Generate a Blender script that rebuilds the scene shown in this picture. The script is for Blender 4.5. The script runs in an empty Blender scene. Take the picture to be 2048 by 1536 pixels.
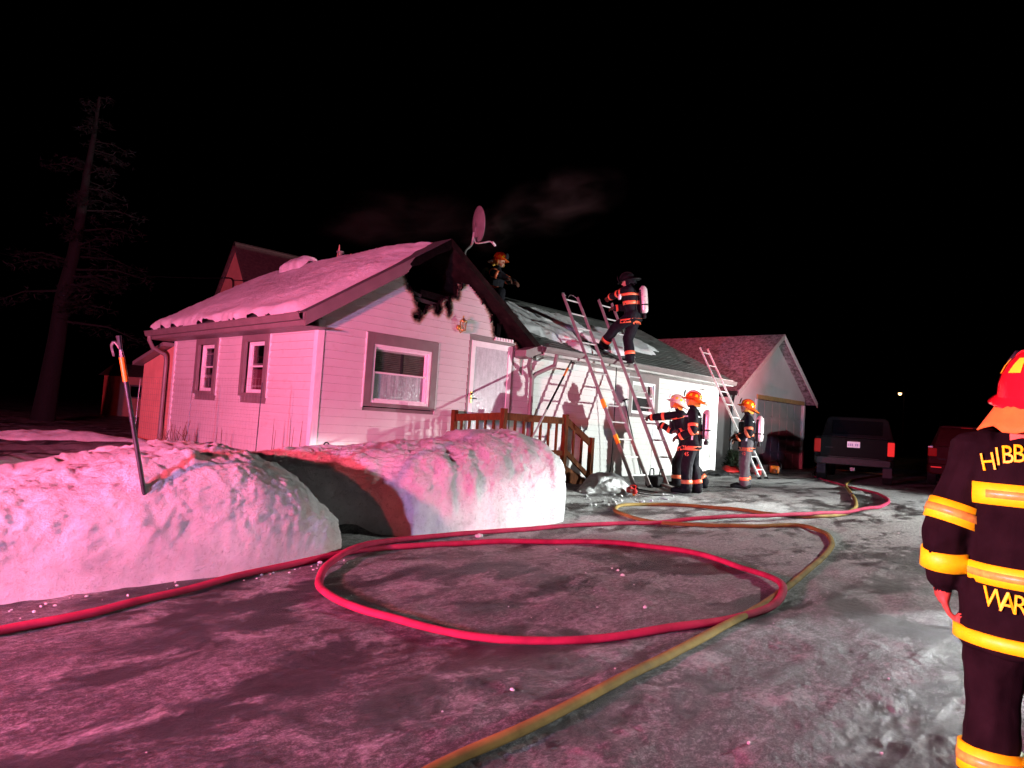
import bpy, bmesh, math, random
import numpy as np
from mathutils import Vector, Matrix
from mathutils.bvhtree import BVHTree
random.seed(7); RNG = np.random.default_rng(7)
PI = math.pi
S = bpy.context.scene
COL = S.collection

# ------------------------------------------------------------------ camera
F_PX, ROLL, PITCH, YAW = 1411.06, 0.0647, 0.0507, 0.7991
CAM = np.array([-5.466, -9.384, 1.45])
FW = np.array([math.sin(YAW)*math.cos(PITCH), math.cos(YAW)*math.cos(PITCH), math.sin(PITCH)])
RT = np.array([math.cos(YAW), -math.sin(YAW), 0.0])
UP = np.cross(RT, FW)
_cr, _sr = math.cos(ROLL), math.sin(ROLL)
cam = bpy.data.cameras.new('camera'); cam.sensor_width = 36; cam.lens = 36*F_PX/2048
cam.clip_start = 0.05; cam.clip_end = 2000
co = bpy.data.objects.new('camera', cam); COL.objects.link(co)
r_ = RT*_cr + UP*_sr; u_ = -RT*_sr + UP*_cr      # camera held slightly tilted
co.matrix_world = Matrix(((r_[0], u_[0], -FW[0], CAM[0]), (r_[1], u_[1], -FW[1], CAM[1]), (r_[2], u_[2], -FW[2], CAM[2]), (0, 0, 0, 1)))
S.camera = co

# ------------------------------------------------------------------ world: night sky
W = bpy.data.worlds.new('World'); S.world = W; W.use_nodes = True
nt = W.node_tree; bg = nt.nodes['Background']
sky = nt.nodes.new('ShaderNodeTexSky'); sky.sky_type = 'NISHITA'; sky.sun_disc = False
sky.sun_elevation = math.radians(-14); sky.sun_rotation = math.radians(200)
nt.links.new(sky.outputs[0], bg.inputs[0]); bg.inputs[1].default_value = 0.05

# ------------------------------------------------------------------ lamps of the fire engines parked round the yard, plus an added garage fill
def lamp(name, kind, loc, target, color, energy, size=0.12, angle=60, blend=0.5, squash=1.0):
    l = bpy.data.lights.new(name, kind); l.color = color; l.energy = energy; l.shadow_soft_size = size
    if kind == 'SPOT': l.spot_size = math.radians(angle); l.spot_blend = blend
    o = bpy.data.objects.new(name, l); COL.objects.link(o); o.location = loc
    d = Vector(target) - Vector(loc); o.rotation_euler = d.to_track_quat('-Z', 'Y').to_euler()
    o.scale = (1, squash, 1)
    return o
lamp('red_beacon', 'POINT', (-10.0, -5.2, 2.05), (0, 0, 1), (1.0, 0.085, 0.15), 9300, 0.10)
lamp('red_beacon', 'POINT', (-9.8, -7.3, 2.1), (0, 0, 1), (1.0, 0.05, 0.06), 1300, 0.10)
lamp('blue_white_beacon', 'POINT', (-10.0, -6.3, 1.55), (0, 0, 1), (0.58, 0.45, 1.0), 4100, 0.10)
lamp('scene_floodlight', 'SPOT', (10.9, -11.0, 1.6), (9.3, 0, 1.5), (0.93, 1.0, 0.97), 8400, 0.06, 72, 0.9)
lamp('work_light', 'SPOT', (13.2, -9.6, 4.6), (3.2, -5.0, -0.2), (0.95, 1.0, 0.93), 9500, 0.06, 60, 0.75, 0.45)
lamp('spotlight', 'SPOT', (14.2, -9.3, 1.7), (11.9, 0, 1.3), (0.93, 1.0, 0.97), 7000, 0.06, 30, 0.9)
lamp('headlight', 'SPOT', (14.0, -9.6, 2.2), (1.9, -2.35, 0.22), (0.94, 1.0, 0.97), 30000, 0.06, 19, 0.5, 0.48)
lamp('low_headlight', 'SPOT', (4.7, -9.75, 1.1), (0.1, -8.15, 0.0), (0.90, 0.97, 1.0), 4200, 0.05, 20, 0.45, 0.7)
lamp('blue_beacon', 'SPOT', (12.5, -12.5, 3.6), (16.7, 0.95, 1.0), (0.08, 0.16, 1.0), 1500, 0.1, 9, 0.9)
lamp('garage_fill_light', 'SPOT', (9.5, -12.0, 4.5), (17.4, 1.0, 3.3), (0.95, 1.0, 0.98), 3000, 0.06, 26, 0.9)  # added fill spot, only there to brighten the garage gable
lamp('roof_red_beacon', 'SPOT', (-3.0, -14.0, 4.2), (16.2, 2.6, 4.0), (1.0, 0.07, 0.16), 30000, 0.06, 11, 0.8)
lamp('red_beacon_far', 'SPOT', (13.5, -12.5, 3.6), (18.2, 0.95, 1.2), (1.0, 0.05, 0.06), 1500, 0.1, 10, 0.9)
S.view_settings.view_transform = 'Standard'; S.view_settings.look = 'None'
S.view_settings.exposure = 0.0; S.view_settings.gamma = 1.0
S.cycles.use_denoising = True
S.cycles.max_bounces = 6; S.cycles.volume_bounces = 0; S.cycles.transparent_max_bounces = 12
S.cycles.sample_clamp_indirect = 4.0

# ------------------------------------------------------------------ helpers: where a point of the photograph lies in the place
def ray(x, y):
    dx, dy = x-1024, y-768
    return FW + RT*((dx*_cr+dy*_sr)/F_PX) - UP*((-dx*_sr+dy*_cr)/F_PX)
def on_plane(x, y, axis, val):
    d = ray(x, y); return CAM + d*((val-CAM[axis])/d[axis])
def slope(X, Y):                      # the drive climbs gently towards the house
    s = (X-CAM[0])*math.sin(YAW) + (Y-CAM[1])*math.cos(YAW)
    return 0.34*np.clip((s-2.5)/10.5, 0, 1)
def gp(x, y, h=0.0):
    P = on_plane(x, y, 2, 0.1)
    for i in range(60): P = on_plane(x, y, 2, float(slope(P[0], P[1]))+h)
    return P

# ------------------------------------------------------------------ noise
def _hash(ix, iy, iz, seed):
    n = ix*np.uint32(374761393) + iy*np.uint32(668265263) + iz*np.uint32(2147483647) + np.uint32((seed*1274126177) & 0xffffffff)
    n = (n ^ (n >> np.uint32(13)))*np.uint32(1274126177)
    n = (n ^ (n >> np.uint32(16)))*np.uint32(2246822519)
    return ((n ^ (n >> np.uint32(15))) & np.uint32(0xffffff))*np.float32(2/0xffffff)-np.float32(1)
def vnoise(P, seed=0):
    P = np.asarray(P, float); i = np.floor(P); f = (P-i).astype(np.float32); f = f*f*(3-2*f); i = i.astype(np.int64).astype(np.uint32)
    I = [(i[:, k], i[:, k]+np.uint32(1)) for k in range(3)]; Wt = [(1-f[:, k], f[:, k]) for k in range(3)]
    out = 0
    for a in (0, 1):
        for b in (0, 1):
            w = Wt[0][a]*Wt[1][b]
            for c in (0, 1): out = out + w*Wt[2][c]*_hash(I[0][a], I[1][b], I[2][c], seed)
    return out
def fbm(P, octaves=4, seed=0, gain=0.5):
    P = np.asarray(P, float); o = 0; a = 1.0
    for k in range(octaves): o = o + a*vnoise(P*(2.03**k), seed+k*17); a *= gain
    return o
def sstep(a, b, x): t = np.clip((x-a)/(b-a), 0, 1); return t*t*(3-2*t)

# ------------------------------------------------------------------ materials
MATS = {}
class Nodes:
    def __init__(s, name):
        s.m = bpy.data.materials.new(name); s.m.use_nodes = True; s.t = s.m.node_tree
        s.b = s.t.nodes['Principled BSDF']; s.out = s.t.nodes['Material Output']
        s.co = s.n('ShaderNodeTexCoord').outputs['Object']
    def n(s, t, **kw):
        x = s.t.nodes.new(t)
        for k, v in kw.items(): setattr(x, k, v)
        return x
    def l(s, a, b): s.t.links.new(a, b)
    def noise(s, scale, detail=4, rough=0.55, stretch=None, rot=0, dist=0):
        v = s.co
        if stretch or rot:
            mp = s.n('ShaderNodeMapping'); mp.inputs['Scale'].default_value = stretch or (1, 1, 1)
            mp.inputs['Rotation'].default_value = (0, 0, rot); s.l(v, mp.inputs[0]); v = mp.outputs[0]
        x = s.n('ShaderNodeTexNoise'); s.l(v, x.inputs['Vector'])
        x.inputs['Scale'].default_value = scale; x.inputs['Detail'].default_value = detail
        x.inputs['Roughness'].default_value = rough; x.inputs['Distortion'].default_value = dist
        return x.outputs['Fac']
    def ramp(s, fac, stops):
        r = s.n('ShaderNodeValToRGB'); e = r.color_ramp.elements
        while len(e) < len(stops): e.new(0.5)
        for k, (p, c) in enumerate(stops):
            e[k].position = p; e[k].color = (c, c, c, 1) if isinstance(c, (int, float)) else (*c, 1)
        s.l(fac, r.inputs[0]); return r.outputs[0]
    def mix(s, fac, a, b):
        x = s.n('ShaderNodeMix', data_type='RGBA')
        for sock, v in ((x.inputs[0], fac), (x.inputs[6], a), (x.inputs[7], b)):
            if hasattr(v, 'links'): s.l(v, sock)
            elif isinstance(v, (int, float)): sock.default_value = v
            else: sock.default_value = (*v, 1)
        return x.outputs[2]
    def math(s, op, a, b=0.5):
        x = s.n('ShaderNodeMath', operation=op)
        for sock, v in ((x.inputs[0], a), (x.inputs[1], b)):
            if hasattr(v, 'links'): s.l(v, sock)
            else: sock.default_value = v
        return x.outputs[0]
    def col(s, v):
        if hasattr(v, 'links'): s.l(v, s.b.inputs['Base Color'])
        else: s.b.inputs['Base Color'].default_value = (*v, 1)
    def set(s, **kw):
        for k, v in kw.items():
            i = s.b.inputs[k.replace('_', ' ')]
            if hasattr(v, 'links'): s.l(v, i)
            else: i.default_value = v
    def bump(s, h, strength=0.5, dist=0.01):
        b = s.n('ShaderNodeBump'); b.inputs['Strength'].default_value = strength; b.inputs['Distance'].default_value = dist
        s.l(h, b.inputs['Height'])
        prev = s.b.inputs['Normal'].links
        if prev: s.l(prev[0].from_socket, b.inputs['Normal'])
        s.l(b.outputs[0], s.b.inputs['Normal'])
def plain(name, col, rough=0.5, metal=0.0, vary=0.15, scale=9, bump=0.0, bscale=60, spec=0.5, coat=0.0):
    k = Nodes(name); f = k.noise(scale, 5)
    lo = tuple(c*(1-vary) for c in col); hi = tuple(min(1, c*(1+vary)) for c in col)
    k.col(k.ramp(f, [(0.3, lo), (0.7, hi)])); k.set(Metallic=metal, Specular_IOR_Level=spec, Coat_Weight=coat)
    k.set(Roughness=k.ramp(k.noise(scale*2.3, 3), [(0.3, max(0.03, rough-0.08)), (0.7, min(1, rough+0.08))]))
    if bump: k.bump(k.noise(bscale, 3), bump, 0.004)
    MATS[name] = k.m; return k.m

# vinyl siding, with soot where the fire ran over it (point attribute "char")
k = Nodes('siding')
at = k.n('ShaderNodeAttribute'); at.attribute_name = 'char'
dirt = k.ramp(k.noise(1.3, 6, 0.6), [(0.3, (0.70, 0.70, 0.69)), (0.7, (0.80, 0.80, 0.78))])
sm = k.ramp(k.math('ADD', at.outputs['Fac'], k.math('MULTIPLY', k.math('SUBTRACT', k.noise(9, 5), 0.5), 0.35)),
            [(0.02, (0.80, 0.80, 0.78)), (0.30, (0.50, 0.40, 0.30)), (0.62, (0.12, 0.07, 0.045)), (0.9, (0.012, 0.010, 0.010))])
mx = k.n('ShaderNodeMix', data_type='RGBA', blend_type='MULTIPLY'); mx.inputs[0].default_value = 1
k.l(dirt, mx.inputs[6]); k.l(sm, mx.inputs[7]); g = k.n('ShaderNodeGamma'); g.inputs[1].default_value = 0.92; k.l(mx.outputs[2], g.inputs[0])
k.col(g.outputs[0]); k.set(Roughness=0.42); k.bump(k.noise(30, 3, stretch=(1, 1, 6)), 0.12, 0.003); MATS['siding'] = k.m
plain('white_trim', (0.78, 0.78, 0.77), 0.4, vary=0.06)
plain('tan_trim', (0.19, 0.155, 0.15), 0.5, vary=0.12, scale=4)
plain('soffit', (0.42, 0.40, 0.38), 0.6)
k = Nodes('charred'); f = k.noise(14, 6, 0.7)
k.col(k.ramp(f, [(0.35, (0.002, 0.002, 0.002)), (0.62, (0.007, 0.006, 0.006)), (0.8, (0.022, 0.018, 0.017))]))
k.set(Roughness=0.8, Specular_IOR_Level=0.04); k.bump(k.noise(22, 5, 0.7), 0.9, 0.02); MATS['charred'] = k.m
k = Nodes('scorched_wood'); k.col(k.ramp(k.noise(5, 6, 0.7, stretch=(1, 1, 1)), [(0.3, (0.004, 0.003, 0.003)), (0.6, (0.018, 0.011, 0.010)), (0.8, (0.05, 0.032, 0.028))]))
k.set(Roughness=0.8, Specular_IOR_Level=0.06); k.bump(k.noise(30, 4), 0.4, 0.006); MATS['scorched_wood'] = k.m
k = Nodes('shingle'); k.col(k.mix(k.ramp(k.noise(1.1, 4), [(0.35, 0), (0.65, 1)]), k.ramp(k.noise(40, 4, 0.8), [(0.3, (0.022, 0.024, 0.022)), (0.7, (0.10, 0.105, 0.095))]), k.ramp(k.noise(35, 4, 0.8), [(0.35, (0.03, 0.032, 0.03)), (0.7, (0.15, 0.155, 0.145))])))
k.set(Roughness=0.7); k.bump(k.noise(120, 3), 0.6, 0.006); MATS['shingle'] = k.m
k = Nodes('frosty_shingle'); k.col(k.ramp(k.noise(9, 7, 0.75), [(0.38, (0.09, 0.07, 0.07)), (0.6, (0.42, 0.42, 0.43))])); k.set(Roughness=0.75); k.bump(k.noise(60, 3), 0.5, 0.01); MATS['frosty_shingle'] = k.m
# snow
def snow_mat(name, dark, light, speck, bump=0.7, fine=45, stretch=None):
    k = Nodes(name)
    a = k.noise(3.2, 6, 0.62, stretch=stretch); b = k.noise(fine, 5, 0.7, stretch=stretch)
    base = k.ramp(a, [(0.28, dark), (0.62, light)])
    k.col(k.mix(k.ramp(b, [(0.56, 0.0), (0.74, speck)]), base, (0.16, 0.14, 0.13)))
    k.set(Roughness=0.55, Specular_IOR_Level=0.35)
    k.bump(k.noise(fine*0.5, 6, 0.72, stretch=stretch), bump, 0.045); k.bump(k.noise(58, 6, 0.8), 1.0, 0.022)
    MATS[name] = k.m
snow_mat('bank_snow', (0.42, 0.42, 0.43), (0.68, 0.68, 0.69), 0.55, 0.75, 26)
snow_mat('roof_snow', (0.74, 0.74, 0.75), (0.86, 0.86, 0.87), 0.06, 0.6, 16)
snow_mat('slush', (0.45, 0.45, 0.46), (0.78, 0.78, 0.79), 0.3, 0.6, 22)
# packed snow, ice and grit of the drive
k = Nodes('packed_snow')
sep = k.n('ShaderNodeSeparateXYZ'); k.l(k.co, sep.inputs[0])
clean_lit = k.n('ShaderNodeMapRange', interpolation_type='SMOOTHSTEP'); clean_lit.inputs[1].default_value = -5.5; clean_lit.inputs[2].default_value = 4.5  # cleaner snow towards the house, with white lamplight on it put into the colour
k.l(k.math('ADD', k.math('ADD', sep.outputs[0], k.math('MULTIPLY', k.math('ADD', sep.outputs[1], 5.5), 1.2)), k.math('MULTIPLY', k.math('SUBTRACT', k.noise(0.5, 4), 0.5), 6.0)), clean_lit.inputs[0])
big = k.noise(0.75, 6, 0.62, stretch=(0.6, 1.2, 1), dist=0.8)
mid = k.noise(2.6, 9, 0.76, stretch=(0.75, 1.25, 1), dist=0.5)
fin = k.noise(30, 8, 0.80, stretch=(0.7, 1.25, 1)); fine2 = k.noise(95, 4, 0.8)
gr = k.math('ADD', k.math('MULTIPLY', fin, 0.62), k.math('MULTIPLY', fine2, 0.38))
snowc = k.mix(clean_lit.outputs[0], k.ramp(gr, [(0.38, (0.020, 0.019, 0.019)), (0.50, (0.085, 0.083, 0.084)), (0.62, (0.36, 0.36, 0.365))]), k.ramp(gr, [(0.36, (0.14, 0.14, 0.137)), (0.50, (0.36, 0.36, 0.355)), (0.62, (0.62, 0.62, 0.615))]))
frost = k.ramp(mid, [(0.52, 0.0), (0.66, 0.75)])
snowc = k.mix(frost, snowc, k.ramp(gr, [(0.38, (0.25, 0.25, 0.253)), (0.6, (0.60, 0.60, 0.605))]))
icec = k.ramp(gr, [(0.40, (0.006, 0.0055, 0.0055)), (0.60, (0.050, 0.047, 0.046))])
msk = k.math('ADD', k.math('MULTIPLY', big, 0.62), k.math('MULTIPLY', mid, 0.45))
icemask = k.ramp(msk, [(0.492, 1.0), (0.545, 0.0)])
k.col(k.mix(icemask, snowc, icec))
k.set(Roughness=k.ramp(icemask, [(0.1, 0.65), (0.9, 0.34)]), Specular_IOR_Level=0.4)
k.bump(k.noise(16, 8, 0.82, stretch=(0.7, 1.3, 1)), 1.0, 0.06); k.bump(k.noise(60, 6, 0.85), 1.0, 0.022)
MATS['packed_snow'] = k.m
# wood
k = Nodes('stained_wood'); k.col(k.ramp(k.noise(7, 5, 0.6, stretch=(4, 4, 1.2)), [(0.3, (0.060, 0.017, 0.006)), (0.7, (0.15, 0.046, 0.013))])); k.set(Roughness=0.45)
k.bump(k.noise(18, 4, 0.6, stretch=(5, 5, 1)), 0.25, 0.004); k.set(Roughness=0.75, Specular_IOR_Level=0.12); MATS['stained_wood'] = k.m
plain('wet_wood', (0.05, 0.03, 0.022), 0.28, vary=0.5, scale=12, bump=0.3)
plain('concrete_block', (0.36, 0.30, 0.24), 0.8, vary=0.2, bump=0.4, bscale=80)
plain('aluminium', (0.52, 0.51, 0.50), 0.42, metal=0.35, vary=0.18, scale=14)
plain('ladder_rail', (0.30, 0.265, 0.26), 0.45, metal=0.25, vary=0.2, scale=10)
plain('ladder_rung', (0.66, 0.66, 0.65), 0.35, metal=0.4, vary=0.1)
plain('yellow_sticker', (0.75, 0.42, 0.02), 0.5)
plain('black_rubber', (0.010, 0.010, 0.011), 0.7, spec=0.15)
plain('black_plastic', (0.009, 0.009, 0.010), 0.5, spec=0.2)
plain('dark_metal', (0.05, 0.05, 0.055), 0.35, metal=0.6)
plain('steel', (0.55, 0.55, 0.56), 0.25, metal=0.9)
plain('brass', (0.62, 0.38, 0.11), 0.28, metal=0.85)
plain('turnout_black', (0.010, 0.0095, 0.014), 0.8, vary=0.35, scale=14, bump=0.35, bscale=160, spec=0.15)
plain('turnout_charcoal', (0.075, 0.07, 0.078), 0.8, vary=0.25, scale=14, bump=0.3, bscale=160)
plain('turnout_brown', (0.0075, 0.0055, 0.0052), 0.9, vary=0.45, scale=7, bump=0.5, bscale=260, spec=0.08)
plain('trim_orange', (1.0, 0.20, 0.085), 0.4, vary=0.06)
plain('trim_silver', (0.85, 0.84, 0.86), 0.3, vary=0.06)
plain('trim_yellow', (1.0, 0.96, 0.004), 0.5, vary=0.10, scale=25, bump=0.15, bscale=200)
plain('trim_ochre', (0.60, 0.50, 0.06), 0.4, vary=0.25, scale=40)
plain('skin', (0.55, 0.30, 0.21), 0.55, vary=0.08)
plain('glove', (0.10, 0.035, 0.02), 0.7, vary=0.3)
plain('glove_orange', (0.42, 0.10, 0.045), 0.7, vary=0.3, scale=20, bump=0.3)
plain('hood', (0.72, 0.36, 0.05), 0.85, vary=0.2, bump=0.3, bscale=200)
plain('hood_orange', (0.75, 0.26, 0.025), 0.85, vary=0.15, scale=12, bump=0.3, bscale=200)
plain('helmet_red', (0.62, 0.012, 0.02), 0.16, vary=0.08, coat=0.5)
plain('helmet_orange', (0.80, 0.13, 0.015), 0.25, vary=0.2, scale=20)
plain('helmet_pale', (0.80, 0.62, 0.50), 0.3, vary=0.2, scale=20)
plain('helmet_brim', (0.30, 0.035, 0.01), 0.35)
plain('helmet_mark', (0.95, 0.95, 0.03), 0.35, vary=0.05)
plain('tank', (0.70, 0.62, 0.62), 0.3, metal=0.2, vary=0.12)
plain('tank_green', (0.25, 0.36, 0.22), 0.35)
plain('red_hose', (0.30, 0.022, 0.06), 0.9, vary=0.3, scale=6, bump=0.6, bscale=180, spec=0.1)
plain('yellow_hose', (0.19, 0.125, 0.035), 0.9, vary=0.35, scale=5, bump=0.6, bscale=180, spec=0.1)
plain('dish_grey', (0.16, 0.13, 0.13), 0.5)
plain('bark', (0.004, 0.003, 0.0025), 0.9, vary=0.4, scale=12, bump=0.8, bscale=24)
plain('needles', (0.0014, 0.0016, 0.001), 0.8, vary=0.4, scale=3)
plain('dry_stalk', (0.16, 0.10, 0.06), 0.8)
plain('wire', (0.20, 0.18, 0.17), 0.5, metal=0.5)
plain('red_plastic', (0.60, 0.02, 0.02), 0.4)
plain('orange_plastic', (0.85, 0.20, 0.015), 0.35)
plain('neighbour_wall', (0.75, 0.34, 0.26), 0.7, vary=0.12, scale=2)
plain('neighbour_roof', (0.10, 0.06, 0.055), 0.85, vary=0.3)
plain('garage_wall', (0.56, 0.55, 0.55), 0.6, vary=0.06, scale=2)
plain('garage_door_paint', (0.34, 0.33, 0.34), 0.45, vary=0.08, scale=3)
plain('yellow_wood', (0.42, 0.27, 0.12), 0.6, vary=0.2, scale=8)
plain('truck_paint', (0.0035, 0.004, 0.0045), 0.6, vary=0.1, spec=0.06)
plain('suv_paint', (0.040, 0.006, 0.008), 0.6, vary=0.1, spec=0.08)
plain('chrome', (0.014, 0.014, 0.015), 0.5, metal=0.5, spec=0.2)
plain('dark_glass', (0.002, 0.002, 0.003), 0.6, vary=0.0, spec=0.02)
plain('plate', (0.62, 0.60, 0.72), 0.4, vary=0.05)
plain('plate_blue', (0.20, 0.22, 0.42), 0.4)
plain('curtain_red', (0.10, 0.012, 0.03), 0.9, vary=0.3, scale=5)
plain('curtain_dark', (0.035, 0.022, 0.05), 0.9)
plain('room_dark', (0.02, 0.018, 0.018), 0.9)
plain('blind', (0.09, 0.10, 0.07), 0.8, vary=0.3, scale=6)
plain('jug', (0.62, 0.52, 0.48), 0.5)
plain('insulation', (0.02, 0.019, 0.019), 0.9, vary=0.5, bump=0.8)
plain('pink_insulation', (0.62, 0.30, 0.33), 0.95, vary=0.25, scale=9, bump=0.9, bscale=22)
plain('evergreen', (0.03, 0.05, 0.025), 0.7, vary=0.4, scale=6)
def emit(name, col, st, base=(0.2, 0.01, 0.01)):
    k = Nodes(name); k.col(base); k.set(Roughness=0.6, Specular_IOR_Level=0.1, Emission_Color=(*col, 1), Emission_Strength=st); MATS[name] = k.m
emit('tail_lamp', (1.0, 0.03, 0.03), 0.75)
emit('tail_lamp_dim', (1.0, 0.02, 0.02), 0.09)
emit('glowing_reflector', (1.0, 0.03, 0.04), 0.7)  # emission imitates the light that the reflectors throw back
emit('street_bulb', (1.0, 0.50, 0.20), 9, (0.8, 0.8, 0.8))
# window glass: mostly see-through, mirror at grazing angles
k = Nodes('glass'); t_ = k.n('ShaderNodeBsdfTransparent'); gl = k.n('ShaderNodeBsdfGlossy'); gl.inputs['Roughness'].default_value = 0.05
lw = k.n('ShaderNodeLayerWeight'); fr = k.n('ShaderNodeMath', operation='POWER'); k.l(lw.outputs['Facing'], fr.inputs[0]); fr.inputs[1].default_value = 3.5; ms = k.n('ShaderNodeMixShader')
k.l(fr.outputs[0], ms.inputs[0]); k.l(t_.outputs[0], ms.inputs[1]); k.l(gl.outputs[0], ms.inputs[2]); k.l(ms.outputs[0], k.out.inputs[0]); MATS['glass'] = k.m
def frosted(name, lo, hi, clear, stretch):
    k = Nodes(name); st = k.noise(6, 6, 0.7, stretch=stretch)
    k.col(k.ramp(st, [(0.3, lo), (0.7, hi)])); k.set(Roughness=k.ramp(k.noise(30, 4), [(0.35, 0.12), (0.7, 0.5)]))
    k.bump(k.noise(40, 4, 0.7, stretch=(1, 1, 0.4)), 0.4, 0.006)
    t_ = k.n('ShaderNodeBsdfTransparent'); ms = k.n('ShaderNodeMixShader')
    k.l(k.ramp(k.noise(5, 5, 0.7, stretch=stretch), [(0.3, clear[0]), (0.7, clear[1])]), ms.inputs[0])
    k.l(t_.outputs[0], ms.inputs[1]); k.l(k.b.outputs[0], ms.inputs[2]); k.l(ms.outputs[0], k.out.inputs[0]); MATS[name] = k.m
frosted('frosted_door', (0.36, 0.36, 0.38), (0.58, 0.58, 0.61), (0.9, 1.0), (3, 3, 0.5))
frosted('frosted_window', (0.18, 0.18, 0.20), (0.50, 0.51, 0.54), (0.5, 0.95), (4, 4, 0.35))
def M(n): return MATS[n]

# ------------------------------------------------------------------ mesh helpers
def nrm(v): v = np.asarray(v, float); return v/np.linalg.norm(v)
def frame(axis, ref=(0, 0, 1)):
    a = nrm(axis); r = np.asarray(ref, float)
    if abs(a@nrm(r)) > 0.98: r = np.array([1.0, 0, 0]) if abs(a[0]) < 0.9 else np.array([0, 1.0, 0])
    x = nrm(np.cross(r, a)); y = np.cross(a, x); return x, y, a
def parent_to(o, p):
    o.parent = p
    if p.type == 'EMPTY' and p.parent is None: o.matrix_parent_inverse = p.matrix_basis.inverted() if p.get('bake') else Matrix()
class MB:
    def __init__(s): s.v = []; s.f = []; s.m = []
    def add(s, vs, fs, mi=0):
        o = len(s.v); s.v += [tuple(map(float, p)) for p in vs]; s.f += [tuple(i+o for i in q) for q in fs]; s.m += [mi]*len(fs); return s
    def box(s, x0, x1, y0, y1, z0, z1, mi=0):
        v = [(x, y, z) for z in (z0, z1) for y in (y0, y1) for x in (x0, x1)]
        return s.add(v, [(0, 2, 3, 1), (4, 5, 7, 6), (0, 1, 5, 4), (2, 6, 7, 3), (0, 4, 6, 2), (1, 3, 7, 5)], mi)
    def beam(s, p, q, w, h, up=(0, 0, 1), mi=0, taper=1.0):
        p, q = np.asarray(p, float), np.asarray(q, float); x, y, a = frame(q-p, up)
        v = [c + x*sx*w/2*k + y*sy*h/2*k for c, k in ((p, 1), (q, taper)) for sy in (-1, 1) for sx in (-1, 1)]
        return s.add(v, [(0, 2, 3, 1), (4, 5, 7, 6), (0, 1, 5, 4), (2, 6, 7, 3), (0, 4, 6, 2), (1, 3, 7, 5)], mi)
    def tube(s, pts, r, n=8, mi=0, caps=True, flat=1.0):
        P = [np.asarray(p, float) for p in pts]; R = [r]*len(P) if isinstance(r, (int, float)) else r
        vs = []; x = None
        for i, p in enumerate(P):
            d = P[min(i+1, len(P)-1)] - P[max(i-1, 0)]; d = nrm(d)
            if x is None: x, y, _ = frame(d)
            else: x = nrm(x - d*(x@d)); y = np.cross(d, x)
            for j in range(n):
                a = 2*PI*j/n; vs.append(p + x*math.cos(a)*R[i] + y*math.sin(a)*R[i]*flat)
        fs = [(i*n+j, i*n+(j+1) % n, (i+1)*n+(j+1) % n, (i+1)*n+j) for i in range(len(P)-1) for j in range(n)]
        if caps: fs += [tuple(range(n-1, -1, -1)), tuple((len(P)-1)*n+j for j in range(n))]
        return s.add(vs, fs, mi)
    def lathe(s, prof, n=16, origin=(0, 0, 0), axis=(0, 0, 1), mi=0, ref=(1, 0, 0)):
        x, y, a = frame(axis, ref); o = np.asarray(origin, float); vs = []
        for r, z in prof:
            for j in range(n): t = 2*PI*j/n; vs.append(o + a*z + (x*math.cos(t)+y*math.sin(t))*max(r, 1e-4))
        m = len(prof)
        fs = [(i*n+j, i*n+(j+1) % n, (i+1)*n+(j+1) % n, (i+1)*n+j) for i in range(m-1) for j in range(n)]
        fs += [tuple(range(n-1, -1, -1)), tuple((m-1)*n+j for j in range(n))]
        return s.add(vs, fs, mi)
    def prism(s, poly, ext, mi=0):
        n = len(poly); e = np.asarray(ext, float); A = [np.asarray(p, float) for p in poly]
        v = A + [p+e for p in A]
        return s.add(v, [tuple(range(n-1, -1, -1)), tuple(range(n, 2*n))] + [(i, (i+1) % n, n+(i+1) % n, n+i) for i in range(n)], mi)
    def grid(s, P, mi=0, closed_u=False, closed_v=False):   # P[u][v]
        nu, nv = len(P), len(P[0]); vs = [p for row in P for p in row]; fs = []
        for u in range(nu if closed_u else nu-1):
            for v in range(nv if closed_v else nv-1):
                fs.append((u*nv+v, ((u+1) % nu)*nv+v, ((u+1) % nu)*nv+(v+1) % nv, u*nv+(v+1) % nv))
        return s.add(vs, fs, mi)
    def build(s, name, mats, parent=None, smooth=False, bevel=0.0, fix=True):
        me = bpy.data.meshes.new(name); me.from_pydata(s.v, [], s.f)
        mats = mats if isinstance(mats, (list, tuple)) else [mats]
        for mm in mats: me.materials.append(M(mm) if isinstance(mm, str) else mm)
        me.polygons.foreach_set('material_index', s.m)
        if fix:
            bm = bmesh.new(); bm.from_mesh(me); bmesh.ops.recalc_face_normals(bm, faces=bm.faces); bm.to_mesh(me); bm.free()
        if smooth:
            me.polygons.foreach_set('use_smooth', [True]*len(me.polygons))
            if smooth != 'all': me.set_sharp_from_angle(angle=math.radians(42))
        me.update()
        o = bpy.data.objects.new(name, me); COL.objects.link(o)
        if bevel:
            b = o.modifiers.new('bevel', 'BEVEL'); b.width = bevel; b.segments = 2; b.limit_method = 'ANGLE'; b.angle_limit = math.radians(40)
        if parent is not None: parent_to(o, parent)
        return o
def np_mesh(name, V, Fq, mat, parent=None, smooth=True):
    V = np.asarray(V, np.float32); Fq = np.asarray(Fq, np.int32); me = bpy.data.meshes.new(name)
    me.vertices.add(len(V)); me.vertices.foreach_set('co', V.ravel())
    me.loops.add(Fq.size); me.loops.foreach_set('vertex_index', Fq.ravel())
    me.polygons.add(len(Fq)); me.polygons.foreach_set('loop_start', np.arange(len(Fq), dtype=np.int32)*Fq.shape[1])
    me.polygons.foreach_set('use_smooth', np.ones(len(Fq), bool)); me.materials.append(M(mat)); me.update(calc_edges=True); me.validate()
    o = bpy.data.objects.new(name, me); COL.objects.link(o)
    if parent is not None: parent_to(o, parent)
    return o
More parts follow.
